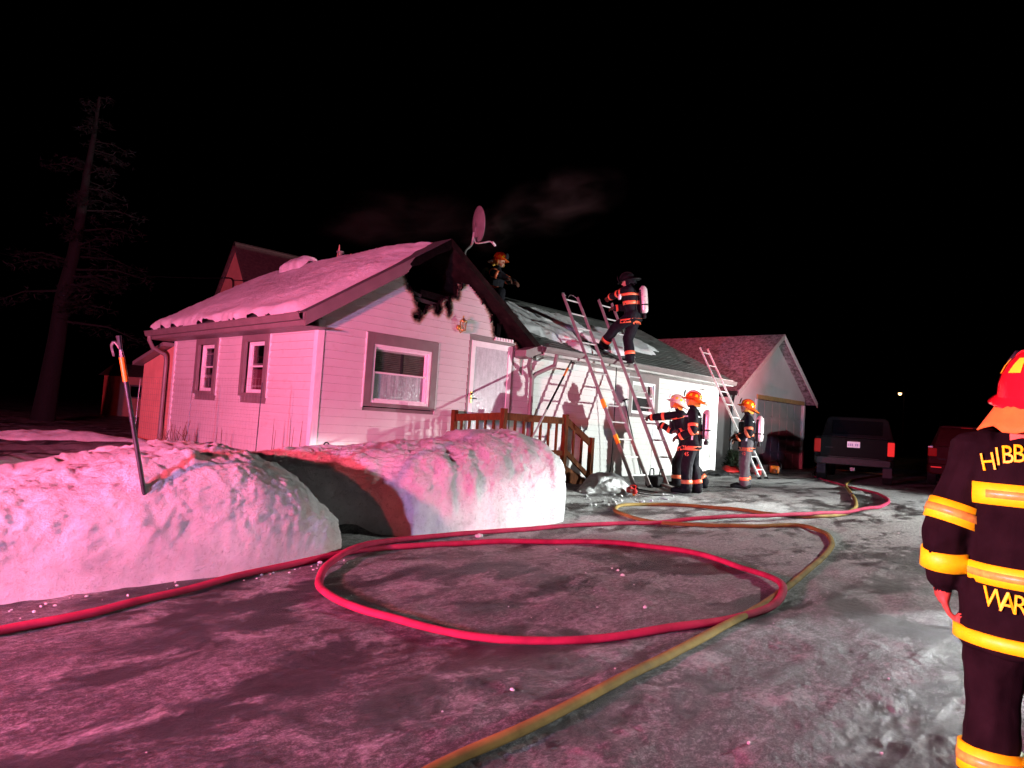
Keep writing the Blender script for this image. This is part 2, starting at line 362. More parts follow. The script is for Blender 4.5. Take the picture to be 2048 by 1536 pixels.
def grid_faces(nu, nv):
    a = np.arange((nu-1)*nv).reshape(nu-1, nv)[:, :-1].ravel()
    return np.stack([a, a+nv, a+nv+1, a+1], 1)
def tag(o, label=None, cat=None, group=None, kind=None):
    if label: o['label'] = label
    if cat: o['category'] = cat
    if group: o['group'] = group
    if kind: o['kind'] = kind
    return o
def thing(name, label, cat, loc=(0, 0, 0), group=None, rotz=0.0, bake=True):
    """an Empty at a thing's base; with bake its parts are given in world coordinates, else in its own"""
    o = bpy.data.objects.new(name, None); COL.objects.link(o); o.location = loc; o.rotation_euler = (0, 0, rotz); o.empty_display_size = 0.2
    if bake: o.matrix_basis = Matrix.Translation(Vector(loc)) @ Matrix.Rotation(rotz, 4, 'Z'); o['bake'] = 1
    tag(o, label, cat, group); return o
def catmull(pts, step=0.06):
    P = [np.asarray(p, float) for p in pts]; P = [2*P[0]-P[1]] + P + [2*P[-1]-P[-2]]; out = []
    for i in range(1, len(P)-2):
        n = max(2, int(np.linalg.norm(P[i+1]-P[i])/step))
        for k in range(n):
            t = k/n; a, b, c, d = P[i-1:i+3]
            out.append(0.5*((2*b) + (c-a)*t + (2*a-5*b+4*c-d)*t*t + (3*b-a-3*c+d)*t**3))
    out.append(P[-2]); return out
# ================================================================== THE SETTING: ground and snow
def axis_coords(lo, hi, fine, far):
    c = list(np.arange(lo, hi+1e-6, fine)); g = fine*1.6; a = hi
    while a < far: a += g; g *= 1.25; c.append(a)
    g = fine*1.6; a = lo; pre = []
    while a > -far: a -= g; g *= 1.25; pre.append(a)
    return np.array(pre[::-1]+c)
def ground_height(X, Y, detail=True):
    X = np.asarray(X, float); Y = np.asarray(Y, float)
    z = slope(X, Y)
    # old snow lying between the banks and the house, and over the yard on the left
    yard = sstep(-3.4, -2.7, Y)*(1-sstep(1.6, 2.3, X)) ; yard = np.maximum(yard, (1-sstep(-0.6, 1.0, X))*sstep(-3.4, -2.6, Y))
    far = sstep(1.0, 9.0, Y)
    path = np.exp(-((X+1.62)/0.30)**4)*(1-sstep(-2.2, -1.2, Y))
    z = z + yard*(0.36-0.30*far)*(1-0.95*path)
    if detail:
        P = np.stack([X.ravel(), Y.ravel(), np.zeros(X.size)], 1)
        near = (1-sstep(14, 40, np.abs(P[:, 0])))*(1-sstep(14, 40, np.abs(P[:, 1])))
        drive = 1-sstep(-3.9, -3.0, P[:, 1])*(1-sstep(1.5, 2.5, P[:, 0]))
        A = P*[0.6, 1.2, 1]
        d = 0.020*fbm(A*0.8, 3, 3) + 0.012*fbm(A*3.2, 3, 5) + 0.006*np.maximum(0, fbm(A*7.5, 3, 9)-0.1)
        crust = sstep(0.0, 0.5, fbm(A*1.1, 3, 21)); d = d + crust*0.008*np.abs(fbm(P*10, 3, 31)) + 0.004*np.maximum(0, fbm(P*[5, 9, 1], 3, 61))
        # tyre ruts run along the drive
        for yc, w in ((-5.75, 0.16), (-7.35, 0.18), (-8.2, 0.15)):
            wob = yc + 0.10*np.sin(P[:, 0]*0.6+yc) + 0.05*vnoise(P*[0.9, 0, 0], 4)
            q = (P[:, 1]-wob)/w; lug = 0.5+0.5*np.sign(np.sin(P[:, 0]*58+np.floor(q*2.2)*1.7))
            d = d - 0.009*np.exp(-q**4)*(0.6+0.4*lug) + 0.008*np.exp(-((np.abs(q)-1.25)/0.28)**2)*(0.35+0.65*sstep(-0.3, 0.5, vnoise(P*[2.2, 2.2, 1], 8)))
        d = d*drive + (1-drive)*(0.06*fbm(P*0.9, 4, 41) + 0.03*np.abs(fbm(P*3.5, 3, 43)))
        z = z + (d*near).reshape(X.shape)
    return z
xs = axis_coords(-8.6, 7.6, 0.034, 600); ys = axis_coords(-10.2, -0.4, 0.034, 600)
GX, GY = np.meshgrid(xs, ys, indexing='ij')
GZ = ground_height(GX, GY)
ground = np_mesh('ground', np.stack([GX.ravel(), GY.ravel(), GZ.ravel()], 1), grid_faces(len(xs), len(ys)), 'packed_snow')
tag(ground, 'snow-packed icy drive and yard with tyre ruts', None, kind='structure')
def gh(x, y):
    i = min(len(xs)-1, int(np.searchsorted(xs, x))); j = min(len(ys)-1, int(np.searchsorted(ys, y))); return float(GZ[i, j])

def bank(name, label, spine, front, back, height, seed, mat='bank_snow', du=0.022, dv=0.022, steep=2.6, group=None, flutes=0.0):
    """a ridge of ploughed snow: spine points (x, y), widths to the front and back foot, crest heights over the ground"""
    sp = np.array(catmull([(x, y, 0) for x, y in spine], du)); n = len(sp)
    tt = np.concatenate([[0], np.cumsum(np.linalg.norm(np.diff(sp, axis=0), axis=1))]); tt = tt/tt[-1]
    ctrl = np.concatenate([[0], np.cumsum(np.hypot(*np.diff(np.array(spine), axis=0).T))]); ctrl = ctrl/ctrl[-1]
    fr = np.interp(tt, ctrl, front); bk = np.interp(tt, ctrl, back); hh = np.interp(tt, ctrl, height)
    m = int((max(front)+max(back)+max(height)*2)/dv); a = np.linspace(0, 1, m)
    V = []
    for i in range(n):
        d = sp[min(i+1, n-1)]-sp[max(i-1, 0)]; d = d/np.linalg.norm(d); nn = np.array([d[1], -d[0], 0])   # towards the drive
        # arc across the ridge: steep in front, gentle behind
        th = a*PI; cx_ = np.cos(th); sz = np.sin(th)
        off = np.where(cx_ > 0, np.sign(cx_)*np.abs(cx_)**(2/steep)*fr[i], -np.abs(cx_)**(1.25)*bk[i])
        z = np.where(cx_ > 0, np.abs(sz)**(2/steep), np.abs(sz)**0.9)*hh[i]
        p = sp[i][None, :] + off[:, None]*nn[None, :]; p[:, 2] = slope(p[:, 0], p[:, 1]) - 0.06 + z*1.0
        V.append(p)
    V = np.array(V)
    # normals by finite differences, then lumps along them
    gu = np.gradient(V, axis=0); gv = np.gradient(V, axis=1); N = np.cross(gu, gv); N = N/(np.linalg.norm(N, axis=2, keepdims=True)+1e-9)
    if N[n//2, m//2, 2] < 0: N = -N
    P = V.reshape(-1, 3)
    amp = np.tile(np.sin(a*PI)**0.5, n)
    d = 0.050*fbm(P*1.5, 3, seed) + 0.024*fbm(P*4.5, 3, seed+1) + 0.016*(np.abs(fbm(P*9, 3, seed+2))-0.3) + 0.018*np.abs(fbm(P*19, 3, seed+5)) + 0.030*np.clip(N.reshape(-1, 3)[:, 2], 0, 1)**2*(np.abs(fbm(P*[2.2, 6, 6], 3, seed+9))-.35)
    if flutes:       # grooves left by the shovel down the cut face
        d = d + flutes*np.sign(vnoise(np.stack([P[:, 0]*6, P[:, 1]*1.0, P[:, 0]*0], 1), seed+7))*np.abs(vnoise(np.stack([P[:, 0]*6, P[:, 1], P[:, 0]*0], 1), seed+7))**0.6*sstep(0.0, 0.6, N.reshape(-1, 3)[:, 1]*-1)
    P = P + N.reshape(-1, 3)*(d*amp)[:, None]
    o = np_mesh(name, P, grid_faces(n, m), mat); tag(o, label, 'snow bank', group); return o
bank_l = bank('snow_bank', 'long pink-lit snow bank with a pole stuck in it, at the left edge',
     [(-9.5, -3.1), (-7, -3.05), (-5.2, -3.02), (-4.2, -3.0), (-3.2, -3.0), (-2.7, -3.0), (-2.35, -3.0), (-2.05, -3.0), (-1.84, -3.0), (-1.74, -3.0)],
     [1.0, 1.0, 1.0, 1.0, 1.0, 0.99, 0.96, 0.92, 0.85, 0.60], [1.3, 1.3, 1.3, 1.3, 1.2, 1.0, 0.7, 0.5, 0.3, 0.1],
     [0.55, 0.60, 0.68, 0.82, 1.00, 0.99, 0.82, 0.62, 0.40, 0.08], 11, steep=4.6)
bank_r = bank('snow_bank', 'shovelled snow bank with a glaring white right end, in front of the steps',
     [(-2.7, -2.1), (-2.3, -2.25), (-1.55, -2.5), (-0.7, -2.70), (0.4, -2.72), (0.95, -2.72), (1.3, -2.72), (1.52, -2.72), (1.66, -2.72), (1.72, -2.72)],
     [0.05, 0.10, 0.32, 0.84, 0.92, 0.95, 0.96, 0.92, 0.80, 0.50], [0.3, 0.6, 0.9, 1.0, 1.0, 0.95, 0.75, 0.55, 0.4, 0.2],
     [0.45, 0.78, 0.90, 0.96, 1.06, 1.13, 1.10, 0.96, 0.66, 0.15], 23, flutes=0.028, steep=3.6)
bank('snow_pile', 'small snow pile at the foot of the wooden steps', [(3.9, -2.0), (4.3, -1.92), (4.75, -1.82), (5.1, -1.75), (5.4, -1.75)],
     [0.15, 0.5, 0.55, 0.5, 0.05], [0.1, 0.25, 0.4, 0.35, 0.05], [0.05, 0.18, 0.36, 0.24, 0.04], 35, 'bank_snow', 0.03, 0.03, 2.0)
bank('snow_ridge', 'low yellowish snow ridge in the dark yard behind the left bank', [(-4.0, 6.6), (-3.0, 6.0), (-1.6, 5.6), (-0.6, 5.2), (0.1-0.6, 5.0)],
     [0.3, 0.5, 0.5, 0.4, 0.1], [0.3, 0.5, 0.5, 0.4, 0.1], [0.2, 0.42, 0.40, 0.34, 0.1], 51, 'slush', 0.06, 0.06, 2.0)
# crumbs of snow and ice on the drive
mb = MB(); ico = [(0, 0, 1), (0.89, 0, 0.45), (0.28, 0.85, 0.45), (-0.72, 0.53, 0.45), (-0.72, -0.53, 0.45), (0.28, -0.85, 0.45), (0.72, 0.53, -0.4), (-0.28, 0.85, -0.4), (-0.89, 0, -0.4), (-0.28, -0.85, -0.4), (0.72, -0.53, -0.4)]
icf = [(0, 1, 2), (0, 2, 3), (0, 3, 4), (0, 4, 5), (0, 5, 1), (1, 6, 2), (2, 7, 3), (3, 8, 4), (4, 9, 5), (5, 10, 1), (6, 7, 2), (7, 8, 3), (8, 9, 4), (9, 10, 5), (10, 6, 1)]
spots = [(958, 1073, .04), (1236, 1139, .016), (1245, 1149, .018), (1224, 1137, .012), (1290, 1214, .020), (640, 1128, .02), (1357, 1012, .04), (1465, 974, .04)]
spots = [(*gp(x, y)[:2], r) for x, y, r in spots]
for i in range(60):
    x, y = random.uniform(-6.2, 6), random.uniform(-8.6, -4.1); spots.append((x, y, random.choice([.004, .005, .006, .007, .009, .012])))
for i in range(70): spots.append((random.uniform(-6, -1.9), -4.12+random.gauss(0, .07), random.choice([.005, .007, .011])))
for i in range(90): spots.append((random.uniform(2.0, 5.4), random.uniform(-3.1, -2.2), random.choice([.008, .012, .02, .03])))
for x, y, r in spots:
    z = gh(x, y); s_ = [random.uniform(.7, 1.4) for _ in range(3)]; a = random.random()*6
    mb.add([(x+r*s_[0]*(p[0]*math.cos(a)-p[1]*math.sin(a)), y+r*s_[1]*(p[0]*math.sin(a)+p[1]*math.cos(a)), z+r*.3+r*.8*p[2]*random.uniform(.7, 1.2)) for p in ico], icf)
tag(mb.build('snow_crumbs', 'slush', smooth=False), 'crumbs of snow and ice scattered on the drive', 'snow', kind='stuff')

# ================================================================== HOUSE
WX, RX, EZ = 4.34, 2.17, 2.757          # gable width, ridge, wall top
SL = 0.635                              # pitch of the gable roof
RZ = 4.44                               # ridge (top of the roof)
WE = 12.2                               # end of the wing
DEPTH = 5.48
house = thing('house', 'white clapboard bungalow with a burnt gable and snow on its roof', 'house', (0, 0, 0.30))
def roof_under(x): return RZ-0.17-SL*abs(x-RX)
# --- openings  (x0, x1, z0, z1)
OP_F = [(0.837, 2.289, 1.519, 2.682), (3.005, 4.155, 0.78, 2.896), (8.0, 9.25, 1.72, 2.70)]
OP_L = [(1.464, 2.419, 1.563, 2.682), (3.402, 4.366, 1.563, 2.682)]
# --- burnt away parts of the gable, traced on the wall
Z3 = lambda x, y: on_plane(680+x/5.12, 400+y/5.12, 1, 0.0)[[0, 2]]
HOLES = [[Z3(*p) for p in q] for q in (
  [(700, 420), (640, 700), (672, 790), (690, 900), (742, 932), (772, 1040), (800, 1130), (850, 1152), (884, 1110), (930, 1090), (1010, 1062), (1060, 1002), (1112, 985), (1200, 1000), (1215, 880), (1280, 850), (1310, 790), (1350, 842), (1400, 930), (1450, 1012), (1490, 1062), (1530, 1152), (1560, 1222), (1565, 1330), (1580, 1412), (1800, 1440), (1870, 1690), (2050, 1690), (2050, 1500), (1140, 300)],
  [(750, 1165), (800, 1155), (830, 1190), (800, 1222), (770, 1215)],
  [(960, 1090), (1010, 1062), (1030, 1100), (1000, 1160), (970, 1150)],
  [(1090, 1000), (1120, 1000), (1118, 1110), (1122, 1150), (1105, 1180), (1100, 1100), (1070, 1075)])]
def inpoly(x, z, poly):
    c = np.zeros(x.shape, bool); j = len(poly)-1
    for i in range(len(poly)):
        xi, zi = poly[i]; xj, zj = poly[j]
        if zi != zj: c ^= ((zi > z) != (zj > z)) & (x < (xj-xi)*(z-zi)/(zj-zi)+xi)
        j = i
    return c
def pdist(x, z):
    best = np.full(x.shape, 9.0)
    for poly in HOLES:
        for i in range(len(poly)):
            a, b = np.array(poly[i-1]), np.array(poly[i]); ab = b-a
            t = np.clip(((x-a[0])*ab[0]+(z-a[1])*ab[1])/(ab@ab+1e-9), 0, 1)
            best = np.minimum(best, np.hypot(a[0]+ab[0]*t-x, a[1]+ab[1]*t-z))
    return best
def inhole(x, z, j=0.03):
    q = np.stack([x.ravel()*14, z.ravel()*14, np.ones(x.size)], 1); dx, dz = j*vnoise(q, 2).reshape(x.shape), j*vnoise(q, 3).reshape(x.shape)
    return np.any([inpoly(x+dx, z+dz, h) for h in HOLES], axis=0)
# --- siding
wall_f = MB(); EXPO = 0.1245
def board_pts(plane, a, off, z): return (a, -off, z) if plane == 'F' else (-off, a, z)
def board(plane, z0, z1, a0, a1, b0, b1, parent):
    m = MB(); B = lambda a, off, z: board_pts(plane, a, off, z)
    o0, o1 = 0.024, 0.008; z0 = z0+.003
    v = [B(a0, o0, z0), B(b0, o0, z0), B(b1, o1, z1), B(a1, o1, z1), B(a0, 0.001, z0), B(b0, 0.001, z0), B(b1, 0.001, z1), B(a1, 0.001, z1)]
    m.add(v, [(0, 1, 2, 3), (0, 4, 5, 1), (0, 3, 7, 4), (1, 5, 6, 2), (3, 2, 6, 7)])
    return m.build('siding_board', 'siding', parent)
def intervals(lo, hi, ops, z0, z1):
    segs = [(lo, hi)]
    for x0, x1, oz0, oz1 in ops:
        if z1 > oz0+0.012 and z0 < oz1-0.012:
            segs = [s for a, b in segs for s in ((a, min(b, x0)), (max(a, x1), b)) if s[1]-s[0] > 0.01]
    return segs
front_wall = MB(); left_wall = MB()
# sheathing behind the siding (front gable part in small pieces so that the hole is a real hole)
for x0, x1, z0, z1 in [(WX, 8.0, 0.2, EZ), (8.0, 9.25, 0.2, 1.72), (8.0, 9.25, 2.70, EZ), (9.25, WE, 0.2, EZ)]:
    front_wall.box(x0, x1, 0.0, 0.09, z0, z1)
cs = 0.045; P_, keep = [], {}
nx, nz = int(WX/cs), int((RZ-0.3)/cs)
_ci, _cj = np.meshgrid(np.arange(nx+1), np.arange(nz+1), indexing='ij'); _hole = inhole((_ci+.5)*cs, .2+(_cj+.5)*cs, 0.05)
for i in range(nx+1):
    for j in range(nz+1):
        x0, x1, z0, z1 = i*cs, min(WX, (i+1)*cs), 0.2+j*cs, 0.2+(j+1)*cs
        cx_, cz_ = (x0+x1)/2, (z0+z1)/2
        if x1-x0 < .005 or z1 > roof_under(cx_): continue
        if any(a-1e-3 < cx_ < b+1e-3 and c < cz_ < d for a, b, c, d in OP_F): continue
        if _hole[i, j]: continue
        keep[i, j] = (x0, x1, z0, z1)
rows = {}
for (i, j), b in keep.items(): rows.setdefault(j, []).append(i)
for j, ii in rows.items():
    ii.sort(); s0 = ii[0]; pr = s0
    for q in ii[1:]+[10**6]:
        if q != pr+1:
            front_wall.box(keep[s0, j][0], keep[pr, j][1], 0.0, 0.09, keep[s0, j][2], keep[s0, j][3], 1 if keep[s0, j][2] > 2.9 else 0); s0 = q
        pr = q
fw_o = front_wall.build('front_wall', ['tan_trim', 'charred'], house)
for y0, y1, z0, z1 in [(0.09, 1.464, .2, EZ), (2.419, 3.402, .2, EZ), (4.366, DEPTH, .2, EZ)]: left_wall.box(0.0, 0.09, y0, y1, z0, z1)
for y0, y1 in ((1.464, 2.419), (3.402, 4.366)): left_wall.box(0, .09, y0, y1, .2, 1.563).box(0, .09, y0, y1, 2.682, EZ)
lw_o = left_wall.build('left_wall', 'tan_trim', house)
mb = MB(); mb.box(WE-.09, WE, .09, DEPTH, .2, EZ).box(.09, WE-.09, DEPTH-.09, DEPTH, .2, EZ)
mb.prism([(WE-.09, .0, EZ), (WE-.09, DEPTH, EZ), (WE-.09, 2.75, 4.25)], (.088, 0, 0)); mb.build('rear_wall', 'white_trim', house)
# inner partition walls keep the rooms dark
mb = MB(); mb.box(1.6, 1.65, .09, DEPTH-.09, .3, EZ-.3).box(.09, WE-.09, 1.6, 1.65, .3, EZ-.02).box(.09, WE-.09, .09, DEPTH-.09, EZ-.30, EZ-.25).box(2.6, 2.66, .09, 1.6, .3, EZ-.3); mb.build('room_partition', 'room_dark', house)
z = 0.33; course = 0
while z < RZ-0.2:
    z1 = z+EXPO
    # left wall
    if z1 <= EZ+0.01:
        for a, b in intervals(0.03, DEPTH-0.03, OP_L, z, z1): board('L', z, z1, a, a, b, b, lw_o)
        for a, b in intervals(WX, WE-0.03, OP_F, z, z1):
            if a <= WX+1e-6 and not (z > 1.9): board('F', z, z1, a, a, b, b, fw_o)
            elif a > WX+1e-6: board('F', z, z1, a, a, b, b, fw_o)
            else: board('F', z, z1, WX+0.10 if z > 2.3 else WX, WX+.10 if z > 2.3 else WX, b, b, fw_o)
    # gable
    xl = lambda zz: 0.03 if zz < EZ-.12 else max(0.03, RX-(RZ-0.17-zz)/SL); xr = lambda zz: WX if zz < EZ-.12 else min(WX, RX+(RZ-0.17-zz)/SL)
    if z1 < 1.9:
        for a, b in intervals(0.03, WX, OP_F[:2], z, z1): board('F', z, z1, a, a, b, b, fw_o)
    else:
        for a, b in intervals(0.03, WX, OP_F[:2], z, z1):
            x = np.arange(a, b+.009, 0.018); x[-1] = b
            if len(x) < 2: continue
            nr = 4; zz = np.linspace(z+.003, z1, nr+1); ok = np.zeros((len(x)-1, nr), bool)
            _h = inhole(*np.meshgrid((x[1:]+x[:-1])/2, (zz[1:]+zz[:-1])/2, indexing='ij')); _pd = pdist(*np.meshgrid(x, zz, indexing='ij'))
            for i in range(len(x)-1):
                for j in range(nr):
                    xc, zc = (x[i]+x[i+1])/2, (zz[j]+zz[j+1])/2
                    ok[i, j] = xl(zc) < xc < xr(zc) and not _h[i, j]
            lab = -np.ones_like(ok, int); n = 0
            for i in range(ok.shape[0]):
                for j in range(nr):
                    if ok[i, j] and lab[i, j] < 0:
                        st = [(i, j)]; lab[i, j] = n
                        while st:
                            u, v = st.pop()
                            for du_, dv_ in ((1, 0), (-1, 0), (0, 1), (0, -1)):
                                p, q = u+du_, v+dv_
                                if 0 <= p < ok.shape[0] and 0 <= q < nr and ok[p, q] and lab[p, q] < 0: lab[p, q] = n; st.append((p, q))
                        n += 1
            for c in range(n):
                cells = np.argwhere(lab == c)
                if len(cells) < 3: continue
                idx = {}; vs = []; ch = []; fs = []
                def vert(i, j, back):
                    if (i, j, back) not in idx:
                        t = j/nr; o_ = 0.024*(1-t)+0.008*t
                        d = float(_pd[i, j]); ci = max(0, 1-d/0.11)**1.5
                        if d < .12: o_ += 0.018*(1-d/.12)*abs(math.sin(x[i]*37+zz[j]*51))
                        idx[i, j, back] = len(vs); vs.append((x[i], -(0.001 if back else o_), zz[j]-(0.02*(1-d/.1)*abs(math.sin(x[i]*23)) if d < .1 and not back else 0))); ch.append(ci)
                    return idx[i, j, back]
                cs_ = set(map(tuple, cells))
                for i, j in cs_:
                    fs.append((vert(i, j, 0), vert(i+1, j, 0), vert(i+1, j+1, 0), vert(i, j+1, 0)))
                    for e, (p, q) in (((i-1, j), ((i, j+1), (i, j))), ((i+1, j), ((i+1, j), (i+1, j+1))), ((i, j-1), ((i, j), (i+1, j))), ((i, j+1), ((i+1, j+1), (i, j+1)))):
                        if e not in cs_: fs.append((vert(*p, 0), vert(*p, 1), vert(*q, 1), vert(*q, 0)))
                m = MB(); m.add(vs, fs); o = m.build('siding_board', 'siding', fw_o, fix=False)
                at_ = o.data.attributes.new('char', 'FLOAT', 'POINT'); at_.data.foreach_set('value', ch)
    z = z1; course += 1
# charred framing inside the hole
for k in (3, 6):
    x = 0.45+k*0.42; t = roof_under(x)-.02
    if t > EZ+.05: MB().box(x-.022, x+.022, .25, .34, EZ-.24, t).build('charred_stud', 'charred', house)
for zc, x0, x1 in ((3.06, 1.0, 2.75), (3.50, 1.9, 2.9)):
    MB().beam((x0, .08+random.uniform(0, .02), zc), (x1, .08, zc+random.uniform(-.05, .05)), .02, .13+random.uniform(-.03, .03), (0, 0, 1)).build('charred_plank', 'charred', house)
MB().beam((1.75, .065, 3.38), (2.5, .07, 3.33), .03, .06).build('charred_batten', 'insulation', house)
MB().beam((1.35, .06, 3.55), (1.9, .07, 3.44), .03, .05).build('charred_batten', 'insulation', house)
MB().prism([(.1, 1.3, EZ-.2), (WX-.1, 1.3, EZ-.2), (WX-.1, 1.3, EZ), (RX, 1.3, RZ-.25), (.1, 1.3, EZ)], (0, .04, 0)).build('attic_screen', 'charred', house)  # added black backing that hides the lit interior behind the hole
for x in (3.35, 3.75, 4.1): MB().beam((x, .06, 2.55), (x+random.uniform(-.06, .06), .06, roof_under(x)-.03), .05, .10).build('charred_stud', 'charred', house)
MB().box(4.16, WX+.10, .02, .09, 2.3, 2.75).build('charred_plank', 'charred', house)
for (a_, b_, c_, d_) in ((1095, 1000, 1108, 1190), (985, 1075, 975, 1165), (800, 1120, 785, 1215), (860, 1130, 850, 1175), (1240, 870, 1225, 930), (700, 900, 720, 950), (1450, 1020, 1440, 1075), (1540, 1200, 1528, 1260)):
    p_, q_ = Z3(a_, b_), Z3(c_, d_); m_ = (p_+q_)/2; MB().tube([(p_[0], -.03, p_[1]+.03), (m_[0]+.012, -.045, m_[1]), (q_[0], -.03, q_[1])], [.022, .03, .008], 5, flat=.4).build('torn_siding_strip', 'charred', fw_o)
# burnt remains of the lamp header above the door
mb = MB()
for k in range(7): mb.box(3.62+k*.072, 3.62+k*.072+.05, -.045, -.015, 2.905, 2.965)
mb.box(3.6, 4.13, -.04, -.012, 2.90, 2.915); mb.build('melted_trim_strip', 'white_trim', house, bevel=.006)
# corner boards
MB().box(-.032, .075, -.034, -.001, .3, EZ).box(-.034, -.001, -.001, .075, .3, EZ).build('corner_board', 'white_trim', house)
MB().box(-.034, -.001, DEPTH-.05, DEPTH+.03, .3, EZ).build('corner_board', 'white_trim', house)
MB().box(WE-.06, WE+.03, -.034, -.001, .3, EZ-.001).build('corner_board', 'white_trim', house)
MB().box(WE-3.1, WE-3.02, -.026, -.001, .3, EZ-.08).build('corner_board', 'white_trim', house)
MB().box(-.012, .0, .0, DEPTH, .25, .62).build('foundation', 'concrete_block', house)

# --- windows
def window(plane, x0, x1, z0, z1, dark, parent, kind):
    """trim surround > white frame > two sashes with panes"""
    Q = lambda a0, a1, d0, d1, c0, c1: ((a0, a1, -d1, -d0, c0, c1) if plane == 'F' else (-d1, -d0, a0, a1, c0, c1))
    tw = dark; w = MB(); T = .036
    T = .055 if plane == 'L' else .036; tt = 1.55 if plane == 'L' else 1.25; fb = -.03 if plane == 'L' else .022
    w.box(*Q(x0, x0+tw, 0, T, z0, z1)).box(*Q(x1-tw, x1, 0, T, z0, z1)).box(*Q(x0+tw, x1-tw, 0, T, z1-tw*tt, z1)).box(*Q(x0+tw, x1-tw, 0, T+.01, z0, z0+tw*.45))
    win = w.build('window', 'tan_trim', parent, bevel=.004)
    w = MB().box(*Q(x0-.018, x0, 0, .03, z0-.02, z1)).box(*Q(x1, x1+.018, 0, .03, z0-.02, z1)); w.build('channel_trim', 'white_trim', win)
    a0, a1, c0, c1 = x0+tw, x1-tw, z0+tw*.45, z1-tw*tt; f = .045 if kind != 'small' else .035
    w = MB().box(*Q(a0, a0+f, -.088, fb, c0, c1)).box(*Q(a1-f, a1, -.088, fb, c0, c1)).box(*Q(a0+f, a1-f, -.088, fb, c1-f, c1)).box(*Q(a0+f, a1-f, -.088, fb+.008, c0, c0+f))
    w.build('window_frame', 'white_trim', win, bevel=.003)
    mid = (c0+c1)/2+.02; i0, i1 = a0+f, a1-f; r = .026
    for q, (s0, s1, dd) in enumerate(((c0+f, mid+.012, .02), (mid-.012, c1-f, .0))):
        sb = -.02+dd if plane == 'F' else -.055+dd
        w = MB().box(*Q(i0, i0+r, -.085, sb, s0, s1)).box(*Q(i1-r, i1, -.085, sb, s0, s1)).box(*Q(i0+r, i1-r, -.085, sb, s0, s0+r)).box(*Q(i0+r, i1-r, -.085, sb, s1-r, s1))
        w.build('sash', 'white_trim', win)
        pm = 'glass'
        if kind == 'front' and q == 0: pm = 'frosted_window'
        w = MB().box(*Q(i0+r, i1-r, -.078, -.072, s0+r, s1-r)); w.build('pane', pm, win)
    return win, (i0, i1, c0+f, c1-f, mid)
w1, r1 = window('L', *OP_L[0], .125, lw_o, 'small')
w2, r2 = window('L', *OP_L[1], .125, lw_o, 'small')
w3, r3 = window('F', *OP_F[0], .135, fw_o, 'front')
w4, r4 = window('F', *OP_F[2], .14, fw_o, 'wing')
# things behind the panes
i0, i1, c0, c1, mid = r1
MB().box(.10, .105, i0, i1, c0, mid-.05).build('curtain', 'curtain_red', w1)
MB().box(.092, .098, i1-.12, i1-.09, mid, c1).box(.092, .098, i1-.07, i1-.05, mid, c1).build('curtain_edge', 'curtain_red', w1)
MB().box(.085, .099, i0+.05, i1-.05, c0+.07, c0+.10).box(.085, .099, i0+.02, i1, mid+.03, mid+.05).build('curtain_rod', 'tan_trim', w1)
i0, i1, c0, c1, mid = r2
for k in range(6): MB().box(.10, .105, i0+.08*k, i0+.08*k+.05, c0, mid-.12).build('curtain_strip', 'curtain_dark', w2)
MB().box(.10, .105, i0, i1, mid+.02, c1-.09).build('curtain', 'curtain_dark', w2)
MB().box(.085, .099, i0, i1, mid-.20, mid-.15).box(.085, .099, i0, i1, c1-.14, c1-.12).build('curtain_rod', 'tan_trim', w2)
MB().lathe([(.001, 0), (.05, 0), (.055, .02), (.05, .10), (.025, .15), (.018, .19), (.001, .19)], 14, (.155, i0+.12, c0+.002)).build('jug', 'jug', w2, smooth=True)
MB().box(.10, .22, i0, i1, c0-.012, c0).build('window_sill', 'white_trim', w2)
i0, i1, c0, c1, mid = r3
mb = MB()
for k in range(14): mb.box(i0+.02, i1-.02, .10, .112, mid+.02+k*.031, mid+.02+k*.031+.024)
mb.build('blind', 'blind', w3); MB().box(i0, i1, .08, .14, c1-.05, c1-.005).build('blind_box', 'soffit', w3)
MB().box(i0+.03, i1-.03, .16, .165, c0, mid).build('curtain', 'curtain_dark', w3)
i0, i1, c0, c1, mid = r4
MB().box(i0, i1-.10, .092, .097, mid, c1).build('blind', 'soffit', w4)
MB().box(i0, i1, .14, .145, c0, mid).build('curtain', 'room_dark', w4)
# --- storm door
dx0, dx1, dz0, dz1 = OP_F[1]
door = MB().box(dx0, dx0+.045, -.03, .09, dz0, dz1).box(dx1-.045, dx1, -.03, .09, dz0, dz1).box(dx0+.045, dx1-.045, -.03, .09, dz1-.05, dz1).build('door', 'tan_trim', fw_o, bevel=.004)
a0, a1, c0, c1 = dx0+.05, dx1-.05, dz0+.01, dz1-.055
MB().box(a0, a0+.10, -.035, .0, c0, c1).box(a1-.10, a1, -.035, 0, c0, c1).box(a0+.10, a1-.10, -.035, 0, c1-.11, c1).box(a0+.10, a1-.10, -.035, 0, c0, c0+.20).build('storm_door_frame', 'white_trim', door, bevel=.006)
MB().box(a0+.10, a1-.10, -.02, -.012, c0+.20, c1-.11).build('storm_door_pane', 'frosted_door', door)
MB().box(a0+.03, a0+.065, -.05, -.035, c0+.92, c0+1.12).build('handle_plate', 'brass', door, bevel=.004)
MB().tube([(a0+.048, -.05, c0+1.0), (a0+.048, -.085, c0+1.0), (a0+.15, -.085, c0+1.0)], .009, 8).build('door_handle', 'dark_metal', door, smooth=True)
MB().box(dx0, dx1, .01, .06, dz0, dz1).build('inner_door', 'curtain_dark', door)

